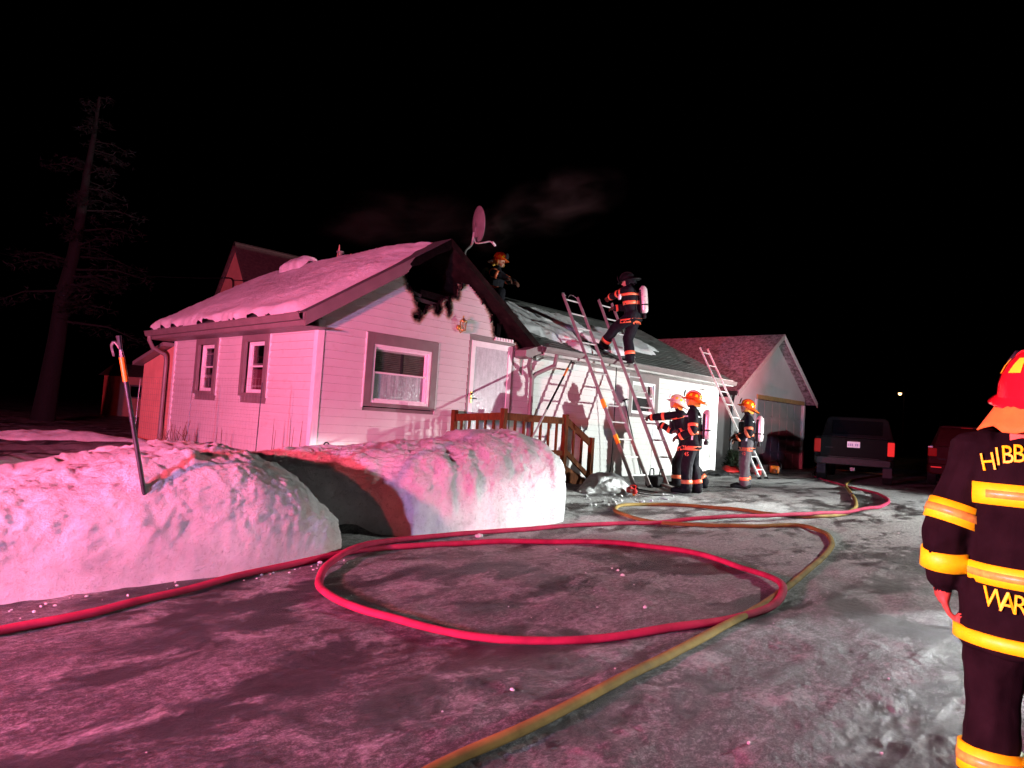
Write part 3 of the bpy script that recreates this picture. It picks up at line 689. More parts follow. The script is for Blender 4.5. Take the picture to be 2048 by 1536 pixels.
# --- roof
OH = 0.30
def slab(pts, th, name, mat, parent):     # a sloping slab: four top corners
    n = nrm(np.cross(np.subtract(pts[1], pts[0]), np.subtract(pts[3], pts[0]))); n = n if n[2] > 0 else -n
    return MB().prism(pts, tuple(-n*th)).build(name, mat, parent)
YB = DEPTH+.30
roof = slab([(RX, -OH, RZ), (RX, YB, RZ), (-.41, YB, RZ-SL*2.58), (-.41, -OH, RZ-SL*2.58)], .10, 'roof', 'shingle', house)
slab([(RX+.002, -OH, RZ), (RX+.002, YB, RZ), (4.60, YB, RZ-SL*2.43), (4.60, -OH, RZ-SL*2.43)], .10, 'burnt_roof_slope', 'scorched_wood', roof)
WY0, WZ0, WSL, WRY = -.36, 2.90, .49, 2.75
wr = WZ0+WSL*(WRY-WY0)
slab([(3.2, WRY, wr), (12.36, WRY, wr), (12.36, WY0, WZ0), (4.62, WY0, WZ0)], .09, 'wing_roof_slope', 'shingle', roof)
slab([(3.2, WRY+.002, wr), (12.36, WRY+.002, wr), (12.36, DEPTH+.35, WZ0), (4.0, DEPTH+.35, WZ0)], .09, 'wing_roof_slope', 'shingle', roof)
# shingle courses of the wing, every tab a raised piece
mb = MB(); L = math.hypot(1, WSL); up = np.array([0, 1/L, WSL/L]); nn = np.array([0, -WSL/L, 1/L])
rows_n = int((WRY-WY0)*L/.14)
for r in range(rows_n):
    s0 = r*.14; x = 4.75+ (r % 2)*.16 + random.uniform(0, .05)
    while x < 12.33:
        w = random.uniform(.27, .34); x1 = min(12.35, x+w-.008)
        if x1-x > .03:
            o = np.array([0, WY0, WZ0]) + up*s0
            lift = .008+random.uniform(0, .007)
            p = [np.array([x, 0, 0])+o, np.array([x1, 0, 0])+o]
            v = [p[0]+nn*.001, p[1]+nn*.001, p[1]+nn*lift, p[0]+nn*lift, p[1]+up*.15+nn*.002, p[0]+up*.15+nn*.002]
            mb.add(v, [(0, 1, 2, 3), (3, 2, 4, 5), (0, 3, 5), (1, 4, 2)])
        x += w
tag(mb.build('shingles', 'shingle', roof, fix=False), kind='stuff')
# rake boards
def rake(xa, za, xb, zb, y0, y1, h, name, mat):
    return MB().prism([(xa, y0, za), (xb, y0, zb), (xb, y0, zb-h), (xa, y0, za-h)], (0, y1-y0, 0)).build(name, mat, house)
XB = 1.42; zb_ = lambda x: RZ-.005-SL*(RX-x)
MB().prism([(XB, -OH-.028, zb_(XB)), (-.42, -OH-.028, zb_(-.42)), (-.42, -OH-.028, zb_(-.42)-.2), (XB-.14, -OH-.028, zb_(XB-.14)-.2), (XB-.05, -OH-.028, zb_(XB-.05)-.13), (XB-.09, -OH-.028, zb_(XB-.09)-.07)], (0, .04, 0)).build('rake_board', 'tan_trim', house)
tag(MB().prism([(RX, -OH-.024, RZ-.012), (XB+.002, -OH-.024, zb_(XB)-.008), (XB-.088, -OH-.024, zb_(XB-.09)-.078), (XB-.046, -OH-.024, zb_(XB-.05)-.128), (XB+.1, -OH-.024, zb_(XB+.1)-.17), (RX-.3, -OH-.024, zb_(RX-.3)-.15), (RX, -OH-.024, RZ-.19)], (0, .035, 0)).build('rake_board', 'charred', house), 'burnt black upper end of the left rake board')
tag(rake(RX+.003, RZ-.005, 4.62, RZ-SL*2.45-.005, -OH-.028, -OH+.012, .125, 'rake_board', 'scorched_wood'), 'fire-blackened right rake board of the gable')
MB().prism([(1.35, -OH+.013, RZ-.19-SL*.82), (-.40, -OH+.013, RZ-.19-SL*2.57), (-.40, -OH+.013, RZ-.205-SL*2.57), (1.35, -OH+.013, RZ-.205-SL*.82)], (0, OH-.018, 0)).build('soffit_panel', 'soffit', house)
# eaves: fascia, soffit and gutters
ez = RZ-SL*2.58
MB().box(-.43, -.405, -OH, YB, ez-.20, ez-.02).build('fascia_board', 'tan_trim', house)
MB().box(-.40, -.036, -OH+.02, YB, ez-.205, ez-.19).build('soffit_panel', 'tan_trim', house)
def gutter(p, q, out, name='gutter'):
    p, q, out = np.array(p, float), np.array(q, float), np.array(out, float)
    prof = [(0, 0), (0, -.10), (.07, -.10), (.095, -.05), (.095, -.005), (.107, 0), (.107, -.012), (.088, -.012), (.088, -.05), (.066, -.093), (.006, -.093), (.006, 0)]
    m = MB(); A = [p+out*a+np.array([0, 0, b]) for a, b in prof]; B = [q+out*a+np.array([0, 0, b]) for a, b in prof]; n = len(A)
    m.add(A+B, [(i, (i+1) % n, n+(i+1) % n, n+i) for i in range(n)]+[tuple(range(n)), tuple(range(n, 2*n))]); return m.build(name, 'tan_trim', house)
gutter((-.432, -OH-.02, ez-.03), (-.432, YB+.02, ez-.05), (-1, 0, 0))
MB().tube([(-.47, YB-.12, ez-.14), (-.47, YB-.12, ez-.22), (-.36, YB-.02, ez-.36), (-.10, YB+.0, ez-.48), (-.07, YB+.0, ez-.6), (-.07, YB, .6)], .04, 8).build('downspout', 'tan_trim', house, smooth=True)
MB().box(4.62, 12.36, WY0-.025, WY0+.002, WZ0-.17, WZ0-.012).build('fascia_board', 'soffit', house)
MB().box(4.62, 12.36, WY0+.004, -.036, WZ0-.165, WZ0-.15).build('soffit_panel', 'soffit', house)
MB().prism([(12.362, WY0, WZ0), (12.362, WRY, wr), (12.362, WRY, wr-.16), (12.362, WY0, WZ0-.16)], (.024, 0, 0)).build('rake_board', 'soffit', house)
gutter((4.56, WY0-.027, WZ0-.02), (8.2, WY0-.027, WZ0-.03), (0, -1, 0))
gutter((8.203, WY0-.027, WZ0-.03), (12.38, WY0-.027, WZ0-.045), (0, -1, 0))
# Y-shaped downspout at the inner end of the wing
mb = MB(); mb.tube([(4.28, -.35, 2.64), (4.30, -.30, 2.52), (4.55, -.12, 2.36), (4.62, -.10, 2.28), (4.62, -.10, .85)], .045, 8)
mb.tube([(4.98, -.40, 2.78), (4.96, -.36, 2.56), (4.70, -.12, 2.37), (4.62, -.10, 2.28)], .045, 8); mb.build('downspout', 'tan_trim', house, smooth=True)
MB().prism([(4.16, -.33, 2.78), (4.62, -.33, 2.93), (4.62, -.33, 2.76), (4.42, -.33, 2.70), (4.30, -.33, 2.62), (4.16, -.33, 2.66)], (0, .29, 0)).build('eave_return', 'tan_trim', house, bevel=.01)
# rear lean-to
lt = MB(); lt.prism([(0.02, DEPTH+.002, .3), (0.02, 7.3, .3), (0.02, 7.3, 2.15), (0.02, DEPTH+.002, 2.55)], (3.2, 0, 0)); lt.build('rear_lean_to', 'neighbour_wall', house)
MB().prism([(-.16, DEPTH+.31, 2.50), (-.16, 7.5, 2.12), (-.16, 7.5, 2.2), (-.16, DEPTH+.31, 2.58)], (3.5, 0, 0)).build('rear_lean_to_roof', 'tan_trim', house)
# vent with bent flashing on the ridge
v0 = np.array([RX, 3.15, RZ])
mb = MB(); mb.lathe([(.05, -.1), (.05, .16), (.075, .17), (.075, .2), (.001, .2)], 12, v0); mb.build('roof_vent', 'tan_trim', house, smooth=True)
mb = MB(); mb.prism([v0+(-.05, -.06, .12), v0+(-.02, .03, .34), v0+(.0, .13, .10)], (.012, 0, 0)); mb.prism([v0+(.1, -.3, .02), v0+(.12, -.2, .16), v0+(.1, -.05, .02)], (.012, 0, .0)); mb.build('bent_flashing', 'neighbour_wall', house)

# --- snow lying on the roofs
def roof_snow(name, label, corner, eu, ev, nu, nv, thick, seed, mask=None, group=None, mat='roof_snow', normal=None):
    """corner + u*eu + v*ev spans the patch"""
    eu, ev, c = (np.asarray(q, float) for q in (eu, ev, corner)); n = nrm(np.cross(eu, ev)); n = n if n[2] > 0 else -n
    U, Vv = np.meshgrid(np.linspace(0, 1, nu), np.linspace(0, 1, nv), indexing='ij')
    P = c + U[..., None]*eu + Vv[..., None]*ev; F = P.reshape(-1, 3)
    e = np.minimum(np.minimum(U*np.linalg.norm(eu), (1-U)*np.linalg.norm(eu)), np.minimum(Vv*np.linalg.norm(ev), (1-Vv)*np.linalg.norm(ev))).ravel()
    lump = fbm(F*1.3, 2, seed); edge = np.clip((e+0.06*fbm(F*3.5, 3, seed+3))/.16, 0, 1)
    t = thick*(0.85+.28*lump)*np.sqrt(np.clip(1-(1-edge)**2, 0, 1)) + .010*np.abs(fbm(F*8, 2, seed+4))*edge + 0.007*fbm(F*18, 2, seed+6)*edge
    if mask is not None: t = t*mask(U.ravel(), Vv.ravel(), F)
    keepv = t > .004
    H = F + n*(t-.012)[:, None]
    Fq = grid_faces(nu, nv); Fq = Fq[keepv[Fq].any(1)]
    used = np.unique(Fq); mp = -np.ones(len(H), int); mp[used] = np.arange(len(used))
    o = np_mesh(name, H[used], mp[Fq], mat); tag(o, label, 'snow', group); return o
def msk1(u, v, F):
    front = sstep(0.02, .10, v)                       # v: front -> back
    burnt = 1-(1-sstep(.02, .20, v+.04*vnoise(F*5, 2)))*sstep(.52, .80, u)   # melted near the burnt peak
    return front*burnt
nslope = nrm((-SL, 0, 1))
roof_snow('roof_snow', 'thick pink-lit snow blanket on the left slope of the gable roof', (-.42, -OH-.02, RZ-SL*2.59), (2.60, 0, SL*2.60), (0, YB+OH+.02, 0), 100, 200, .15, 61, msk1)
roof_snow('roof_snow', 'lump of snow left standing on the ridge behind the pink-lit roof snow', (1.75, 3.9, RZ-.24), (.42, 0, .26), (0, .9, 0), 24, 40, .28, 63, None)
eu = np.array([0, 1, WSL])
def blob(cx_, cy_, rx, ry, seed, j=.35):
    def f(u, v, F):
        q = ((u-cx_)/rx)**2 + ((v-cy_)/ry)**2 + j*fbm(F*1.6, 4, seed); return np.clip((1-q)*2.2, 0, 1)
    return f
w0 = np.array([4.7, WY0, WZ0+.008])
def wing_patch(label, x0, x1, y0, y1, thick, seed, j=.5):
    roof_snow('snow_patch', label, (x0, WY0+y0, WZ0+.01+WSL*y0), (x1-x0, 0, 0), (0, y1-y0, WSL*(y1-y0)), int((x1-x0)/.04), int((y1-y0)/.035), thick, seed, blob(.5, .5, .5, .5, seed, j), 'snow patches left on the wing roof')
wing_patch('grey snow patch on the wing roof beside the blackened rake', 4.75, 6.6, .25, 2.5, .15, 71, .42)
wing_patch('snow patch between the tops of the two leaning ladders', 6.0, 7.7, .9, 2.5, .16, 73)
wing_patch('bright snow patch behind the legs of the climbing firefighter', 6.7, 8.6, .25, 1.7, .14, 75)
wing_patch('pointed white snow patch right of the climbing firefighter', 8.1, 10.6, .75, 2.3, .10, 77, .3)
wing_patch('small snow lump at the gutter by the first ladder', 5.55, 6.7, .02, .6, .11, 79)
wing_patch('snow clump high on the wing roof near the kneeling firefighter', 5.0, 5.9, 2.0, 2.9, .12, 81)
# burnt gap with insulation hanging out on the wing roof
mb = MB()
for k in range(7):
    c = np.array([5.65+.11*k+random.uniform(-.06, .06), WY0+.75-.09*k, 0]); c[2] = WZ0+WSL*(c[1]-WY0)+.05
    r = random.uniform(.06, .11)
    mb.add([c+np.array(p)*r*np.array([1.2, 1, .8])*random.uniform(.8, 1.2) for p in ico], icf)
tag(mb.build('roof_insulation', 'pink_insulation', smooth='all'), 'torn pink insulation clump lying on the wing roof behind the first ladder', 'insulation')
for k, (x, y, ln, a) in enumerate(((5.5, .9, .7, .5), (5.9, 1.1, .9, .9), (6.3, .55, .6, .3), (6.9, .35, .8, .6), (7.3, .6, .6, 1.2))):
    p = np.array([x, WY0+y, WZ0+WSL*y+.05]); q = p+np.array([math.cos(a)*ln, math.sin(a)*ln*.8, math.sin(a)*ln*.8*WSL])
    tag(MB().beam(p, q, .09, .025, (0, -WSL, 1)).build('torn_shingle_strip', 'charred'), ['charred roof strip lying left of the pink insulation', 'longest charred roof strip, up-slope of the pink insulation', 'charred roof strip right of the pink insulation by the first ladder', 'charred roof strip just under the boots of the climbing firefighter', 'steep charred roof strip behind the second ladder'][k], 'debris', 'charred roof scraps')

# ================================================================== PORCH
porch = thing('wooden_porch', 'orange-brown wooden porch with railings and steps at the white storm door', 'porch', (3.4, -.7, .30))
DZ = .79
for k in range(9):
    y0 = -1.33+k*.145; MB().box(2.62, 4.30, y0, y0+.137, DZ-.035, DZ).build('deck_board', 'wet_wood', porch, bevel=.004)
for y0, y1 in ((-1.30, -1.262), (-.14, -.102)): MB().box(2.63, 4.29, y0, y1, DZ-.20, DZ-.036).build('deck_joist', 'stained_wood', porch)
def post(x, y, z0, z1, s=.089): return MB().box(x-s/2, x+s/2, y-s/2, y+s/2, z0, z1).build('post', 'stained_wood', porch, bevel=.006)
P1, P2, P3, P4 = (2.66, -.14), (2.70, -1.30), (4.27, -1.30), (5.06, -1.30)
post(*P1, .3, 1.56); post(*P2, .25, 1.63); post(*P3, .25, 1.61); post(*P4, .2, 1.22)
def rail(p, q, w=.04, h=.12): return MB().beam(p, q, w, h).build('rail', 'stained_wood', porch, bevel=.005)
def baluster(p, q, s=.036): return MB().beam(p, q, s, s, (1, 0, 0)).build('baluster', 'stained_wood', porch)
rail((2.66, -.19, 1.43), (2.70, -1.255, 1.50)); rail((2.66, -.19, .92), (2.70, -1.255, .94), .04, .09)
for k in range(5):
    t = (k+.7)/5.6; baluster((2.645+.04*t+.02, -.19-1.06*t, .95), (2.645+.04*t+.02, -.19-1.06*t, 1.42+.05*t))
rail((2.745, -1.30, 1.50), (4.225, -1.30, 1.49)); rail((2.745, -1.30, .93), (4.225, -1.30, .92), .04, .09)
for k in range(6): x = 2.98+k*.212; baluster((x, -1.30, .95), (x, -1.30, 1.46))
rail((4.315, -1.30, 1.49), (5.02, -1.30, 1.12)); rail((4.315, -1.30, .95), (5.02, -1.30, .50), .04, .09)
for k in range(2): x = 4.53+k*.24; z0 = .95-(x-4.315)*.64; baluster((x, -1.30, z0), (x, -1.30, z0+.52))
for y in (-1.235, -.16):
    MB().prism([(4.30, y, DZ-.04), (5.12, y, .40), (5.12, y, .24), (4.95, y, .24), (4.30, y, DZ-.30)], (0, .038, 0)).build('stringer', 'stained_wood', porch)
for k, (x, z) in enumerate(((4.34, .645), (4.60, .50), (4.86, .37))):
    MB().box(x, x+.27, -1.195, -.165, z-.035, z).build('tread', 'wet_wood', porch, bevel=.004)
    roof_snow('tread_snow', ['strip of trodden snow on the top step of the porch', 'strip of trodden snow on the middle step of the porch', 'strip of trodden snow on the lowest step of the porch'][k], (x+.01, -1.18, z+.004), (.25, 0, 0), (0, .8, 0), 10, 24, .02, 90+k, None, 'snow on the porch steps', 'slush')
# ================================================================== GARAGE
GY0, GXL, GXR, GAX, GAZ, GEZ = .95, 15.0, 20.64, 17.82, 4.92, 2.78
gar = thing('garage', 'grey-sided garage with a gable roof behind the parked pickup', 'garage', (17.8, 1.0, .3))
gs = (GAZ-GEZ)/(GAX-14.7)
mb = MB(); mb.box(GXL, 16.70, GY0, GY0+.1, .2, 2.70).box(20.45, GXR, GY0, GY0+.1, .2, 2.70); mb.prism([(GXL, GY0, 2.70), (GXR, GY0, 2.70), (GXR, GY0, GAZ-.12-gs*(GXR-GAX)), (GAX, GY0, GAZ-.12), (GXL, GY0, GAZ-.12-gs*(GAX-GXL))], (0, .1, 0))
mb.box(GXL, GXL+.1, GY0+.1, 8.2, .2, 2.60).box(GXR-.1, GXR, GY0+.1, 8.2, .2, 2.60).box(GXL+.1, GXR-.1, 8.1, 8.2, .2, 2.6); mb.build('garage_wall', 'garage_wall', gar)
MB().box(16.65, 20.5, GY0-.045, GY0-.003, 2.66, 2.80).build('door_header', 'yellow_wood', gar)
gd = MB().box(16.70, 20.45, GY0+.05, GY0+.08, .25, 2.70).build('garage_door', 'garage_door_paint', gar)
for r in range(4):
    for c in range(6):
        x0, z0 = 16.74+c*.618, .36+r*.585; MB().box(x0, x0+.57, GY0+.035, GY0+.05, z0, z0+.52).build('door_panel', 'garage_door_paint', gd, bevel=.012)
for x in (16.62, 20.53): MB().box(x-.06, x+.06, GY0-.04, GY0-.003, .25, 2.655).build('door_jamb', 'white_trim', gar)
gr = slab([(GAX, GY0-.32, GAZ), (GAX, 8.5, GAZ), (14.7, 8.5, GEZ), (14.7, GY0-.32, GEZ)], .1, 'garage_roof', 'frosty_shingle', gar)
slab([(GAX+.002, GY0-.32, GAZ), (GAX+.002, 8.5, GAZ), (20.94, 8.5, GEZ), (20.94, GY0-.32, GEZ)], .1, 'garage_roof', 'frosty_shingle', gar)
mb = MB(); gl_ = math.hypot(1, gs); gu = np.array([1/gl_, 0, gs/gl_]); gn = np.array([-gs/gl_, 0, 1/gl_])
for r in range(int(3.1*gl_/.14)):
    y = GY0-.3+(r % 2)*.15
    while y < 8.3:
        w = random.uniform(.26, .34); o = np.array([14.71, y, GEZ])+gu*r*.14; e = np.array([0, w-.008, 0]); l_ = .004+random.uniform(0, .006)
        mb.add([o+gn*.001, o+e+gn*.001, o+e+gn*l_, o+gn*l_, o+e+gu*.15+gn*.002, o+gu*.15+gn*.002], [(0, 1, 2, 3), (3, 2, 4, 5), (0, 3, 5), (1, 4, 2)]); y += w
tag(mb.build('shingles', 'frosty_shingle', gar, fix=False), kind='stuff')
for xe, sgn in ((14.69, -1), (20.95, 1)):
    MB().prism([(GAX, GY0-.35, GAZ+.005), (xe, GY0-.35, GEZ+.005), (xe, GY0-.35, GEZ-.17), (GAX, GY0-.35, GAZ-.17)], (0, .028, 0)).build('rake_board', 'soffit' if sgn < 0 else 'white_trim', gar)
MB().box(14.60, 14.69, GY0-.3, 8.4, GEZ-.14, GEZ-.01).build('gutter', 'dark_metal', gar)
MB().tube([(14.66, GY0-.2, GEZ-.14), (14.95, GY0-.02, GEZ-.4), (14.95, GY0-.02, .5)], .04, 8).build('downspout', 'dark_metal', gar, smooth=True)

# ================================================================== neighbours, shed, lamp, trees
nb = thing('neighbour_house', 'tall dark neighbour house whose red-lit gable rises behind the snowy roof', 'house', (8, 16.6, .3))
ax_, ay_, az_ = 6.0, 16.71, 7.48; hw, s_ = 3.4, 1.40
prof = [(ax_, ay_-hw, .2), (ax_, ay_+hw, .2), (ax_, ay_+hw, az_-.15-hw*s_), (ax_, ay_, az_-.15), (ax_, ay_-hw, az_-.15-hw*s_)]
MB().prism(prof, (9, 0, 0)).build('wall', 'neighbour_wall', nb)
for sg in (-1, 1): slab([(ax_-.12, ay_+sg*.001, az_), (ax_+9.2, ay_+sg*.001, az_), (ax_+9.2, ay_+sg*(hw+.3), az_-(hw+.3)*s_), (ax_-.12, ay_+sg*(hw+.3), az_-(hw+.3)*s_)], .12, 'roof', 'neighbour_roof', nb)
w = MB().box(ax_-.03, ax_, ay_-.5, ay_+.5, 3.2, 4.6).build('window', 'tan_trim', nb); MB().box(ax_-.04, ax_-.03, ay_-.4, ay_+.4, 3.3, 4.5).build('pane', 'dark_glass', w)
MB().tube(catmull([on_plane(445, 556, 0, 5.9), on_plane(458, 556, 0, 5.9), on_plane(466, 562, 0, 5.9), on_plane(465, 590, 0, 5.9)], .2), .03, 6).build('service_conduit', 'dark_metal', nb)
g0 = gp(205, 832); g1 = gp(330, 840)
sh = thing('garden_shed', 'small pale shed with one dark window in the dark yard', 'shed', tuple(gp(268, 838)))
c = np.array(gp(268, 834)); sx = nrm(g1-g0); sy = np.array([-sx[1], sx[0], 0]); hwid = np.linalg.norm(on_plane(330, 800, 2, 1)-on_plane(330, 800, 2, 1))+1.75
def sp(a, b, z): return c + sx*a + sy*b + np.array([0, 0, z])
MB().prism([sp(-1.7, 0, -.2), sp(1.9, 0, -.2), sp(1.9, 0, 2.05), sp(-1.7, 0, 2.05)], tuple(sy*2.4)).build('wall', 'neighbour_wall', sh)
MB().prism([sp(-1.9, -.2, 2.05), sp(-1.9, 1.2, 2.75), sp(-1.9, 2.6, 2.05)], tuple(sx*4)).build('roof', 'neighbour_roof', sh)
w = MB().prism([sp(-.35, -.03, .95), sp(.35, -.03, .95), sp(.35, -.03, 1.65), sp(-.35, -.03, 1.65)], tuple(sy*.03)).build('window', 'tan_trim', sh)
MB().prism([sp(-.27, -.04, 1.03), sp(.27, -.04, 1.03), sp(.27, -.04, 1.57), sp(-.27, -.04, 1.57)], tuple(sy*.01)).build('pane', 'dark_glass', w)
# street lamp far down the road
lp = CAM + ray(1800, 787)*62; lt = thing('street_lamp', 'lit street lamp far off above the dark pickup', 'street lamp', (lp[0], lp[1], .3))
MB().tube([(lp[0]+1.2, lp[1], .2), (lp[0]+1.2, lp[1], lp[2]+.3)], .07, 8).build('pole', 'black_rubber', lt, smooth=True)
MB().tube([(lp[0]+1.2, lp[1], lp[2]+.2), (lp[0]+.6, lp[1], lp[2]+.35), (lp[0], lp[1], lp[2]+.22)], .04, 6).build('arm', 'black_rubber', lt, smooth=True)
MB().lathe([(.001, .20), (.22, .16), (.26, .04), (.2, .0), (.001, 0)], 12, lp+np.array([0, 0, .05])).build('lamp_head', 'black_rubber', lt, smooth=True)
MB().lathe([(.001, -.16), (.10, -.12), (.15, 0), (.10, .06), (.001, .08)], 12, lp).build('bulb', 'street_bulb', lt, smooth=True)
# trees
def pine(base, h, r0, lean, label, seed, spread=2.6, first=.35, nb_=34):
    rr = random.Random(seed); b = np.array(base, float); t = thing('pine_tree', label, 'tree', tuple(b))
    pts = [b+np.array([lean[0]*k/8, lean[1]*k/8, h*k/8]) + np.array([rr.uniform(-.05, .05), rr.uniform(-.05, .05), 0]) for k in range(9)]
    pts[0] = pts[0]-np.array([0, 0, .3])
    MB().tube(pts, [r0*(1-.88*k/8)+(.12*r0 if k == 0 else 0) for k in range(9)], 10).build('trunk', 'bark', t, smooth=True)
    limbs = MB(); lv = []; 
    for k in range(nb_):
        f = first+(1-first)*(k+rr.random())/nb_; p = b+np.array([lean[0]*f, lean[1]*f, h*f]); a = rr.random()*6.28; ln = spread*(1.05-f)**.7*rr.uniform(.55, 1.1)
        d = np.array([math.cos(a), math.sin(a), rr.uniform(-.15, .25)]); q = p+d*ln*.55+np.array([0, 0, .05]); e = p+d*ln+np.array([0, 0, -.12*ln])
        limbs.tube([p, q, e], [.05*(1.1-f)+.01, .03*(1.1-f)+.008, .006], 5)
        for s in range(int(26*ln)):
            u = rr.uniform(.2, 1.05); c_ = p+(e-p)*u+np.array([rr.gauss(0, .14), rr.gauss(0, .14), rr.gauss(0, .10)])*(.6+ln*.25)
            for w_ in range(3):
                v = np.array([rr.gauss(0, 1), rr.gauss(0, 1), rr.gauss(0, .5)]); v = v/np.linalg.norm(v)*rr.uniform(.10, .22); n_ = np.cross(v, (rr.gauss(0, 1), rr.gauss(0, 1), 1)); n_ = n_/np.linalg.norm(n_)*.02
                lv.append((c_-n_, c_+n_, c_+v))
    limbs.build('branches', 'bark', t)
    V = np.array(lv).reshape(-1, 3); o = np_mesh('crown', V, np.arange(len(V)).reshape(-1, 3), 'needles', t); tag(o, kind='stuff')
    return t
tb = gp(82, 846); pine((tb[0], tb[1], .3), 11.5, .34, (.9, .3), 'tall dark pine with a reddish trunk at the far left', 5, 3.4, .30, 46)
b3 = CAM+ray(40, 800)*1; 
sb = np.array([13.9, 1.6, .34])
def bush(c, r, h, label, seed):
    rr = random.Random(seed); t = thing('evergreen_shrub', label, 'shrub', tuple(c)); lv = []
    st = MB()
    for k in range(7):
        a = rr.random()*6.28; st.tube([c, np.array(c)+np.array([math.cos(a)*r*.5, math.sin(a)*r*.5, h*.7])], [.02, .006], 5)
    st.build('stem', 'bark', t)
    for k in range(1500):
        a = rr.random()*6.28; z_ = rr.random(); q = r*math.sqrt(rr.random())*(1-.55*z_)*(.8+.3*math.sin(a*3+seed)); p = np.array(c)+np.array([math.cos(a)*q, math.sin(a)*q, .05+z_*h])
        v = np.array([math.cos(a)*.6+rr.gauss(0, .4), math.sin(a)*.6+rr.gauss(0, .4), rr.uniform(-.1, .9)]); v = v/np.linalg.norm(v)*rr.uniform(.06, .13); n_ = np.cross(v, (rr.gauss(0, 1), rr.gauss(0, 1), 1)); n_ = n_/np.linalg.norm(n_)*.018
        lv.append((p-n_, p+n_, p+v))
    V = np.array(lv).reshape(-1, 3); tag(np_mesh('foliage', V, np.arange(len(V)).reshape(-1, 3), 'evergreen', t), kind='stuff')
bush((13.5, 1.5, .34), .55, .95, 'dark evergreen shrub in the gap between house and garage', 3)
bush((14.5, .55, .34), .4, .55, 'low evergreen shrub beside the garage corner', 4)
bank('snow_pile', 'flat snow heap against the garage wall', [(14.6, .5), (15.0, .35), (15.6, .3), (16.2, .3), (16.6, .35)], [.1, .4, .5, .4, .1], [.1, .3, .3, .3, .1], [.05, .25, .3, .22, .05], 57, 'slush', .05, .05, 2.0)
# ================================================================== LADDERS
def ladder(label, foot, tip, width, nr, w=.075, t=.03, rail_mat='ladder_rail', hooks=False, stickers=(), side=(1, 0, 0), group='ladders leaning on the eave'):
    foot, tip, side = (np.asarray(q, float) for q in (foot, tip, side)); L = thing('ladder', label, 'ladder', tuple(foot), group)
    ax = nrm(tip-foot); out = nrm(np.cross(ax, side))
    for s in (0, 1):
        r = MB().beam(foot+side*width*s, tip+side*width*s, t, w, out, taper=.8).build('rail', rail_mat, L, bevel=.006)
        for a, b in (stickers if s == 0 else ()):
            m = MB().beam(foot+ax*a, foot+ax*b, t+.004, w+.004, out); m.build('sticker', 'yellow_sticker', r)
        MB().beam(foot+side*width*s-ax*.02, foot+side*width*s+ax*.07, .05, .10, out).build('foot_pad', 'black_rubber', L, bevel=.01)
    n = np.linalg.norm(tip-foot)
    for k in range(nr):
        p = foot+ax*(n*(k+.75)/(nr+.15)); MB().tube([p+side*.01, p+side*(width-.01)], .016, 8).build('rung', 'ladder_rung', L, smooth=True)
    if hooks:
        for s in (0, 1):
            p = tip+side*width*s-ax*.08; MB().tube(catmull([p, p+out*.03+ax*.10, p+side*(.12 if s == 0 else -.12)+ax*.17+out*.05, p+side*(.2 if s == 0 else -.2)+ax*.12+out*.08], .03), .010, 6).build('roof_hook', 'steel', L, smooth=True)
    return L
L1F = gp(1272, 979)+np.array([-.02, 0, .0]); L1T = np.array([5.97, .40, 4.22])
ladder('tall ladder with curved roof hooks, left of the climbing firefighter', L1F, L1T, .50, 12, hooks=True, stickers=((.95, 1.15), (1.75, 1.95)))
L2F = gp(1337, 977); L2T = np.array([7.14, .33, 4.28])
ladder('ladder the firefighter is climbing, held by a gloved hand', L2F, L2T, .50, 12)
L3F = gp(1520, 959); e3 = on_plane(1427, 755, 1, -.46); L3T = L3F+(e3-L3F)*1.30
ladder('narrow bright aluminium ladder at the far right end of the house', L3F, L3T, .40, 10, .06, .026, 'aluminium')

# ================================================================== HOSES
def hose(name, label, pix, r, mat, lift=None, couple=(), nozzle=False, flat=.80):
    pts = []
    for k, q in enumerate(pix):
        p = gp(q[0], q[1], r*.7); pts.append(np.array([p[0], p[1], 0 if len(q) < 3 else q[2]]))
    c = np.array(catmull(pts, .05)); i = np.clip(np.searchsorted(xs, c[:, 0]), 0, len(xs)-1); j = np.clip(np.searchsorted(ys, c[:, 1]), 0, len(ys)-1)
    g = np.array([GZ[max(a-2, 0):a+3, max(b-2, 0):b+3].mean() for a, b in zip(i, j)]); ker = np.ones(7)/7; g = np.convolve(np.pad(g, 3, mode='edge'), ker, 'valid')
    c[:, 2] = g + r*.82 + c[:, 2]
    o = thing(name, label, 'hose', tuple(c[0]))
    rv = r*(1+.07*vnoise(c*[1.7, 1.7, 0], 3)+.03*vnoise(c*[7, 7, 0], 5)); MB().tube(list(c), list(rv), 14, flat=flat).build('hose_jacket', mat, o, smooth='all')
    for f in couple:
        k = int(f*(len(c)-2)); d = nrm(c[k+1]-c[k]); MB().lathe([(r*.9, -.09), (r*1.25, -.085), (r*1.25, -.01), (r*1.08, 0), (r*1.3, .01), (r*1.3, .08), (r*.9, .085)], 14, c[k], d).build('coupling', 'dark_metal', o, smooth=True)
    if nozzle:
        d = nrm(c[-1]-c[-3]+np.array([0, 0, .02])); MB().lathe([(r*.9, -.05), (r*1.2, 0), (r*1.1, .12), (r*.8, .15), (r*.8, .22), (r*1.3, .26), (r*1.3, .32), (.01, .32)], 14, c[-1], d).build('nozzle', 'black_plastic', o, smooth=True)
        MB().beam(c[-1]+d*.06+np.array([0, 0, .0]), c[-1]+d*.02+np.array([0, 0, .14]), .03, .05).build('grip', 'black_plastic', o)
    return o
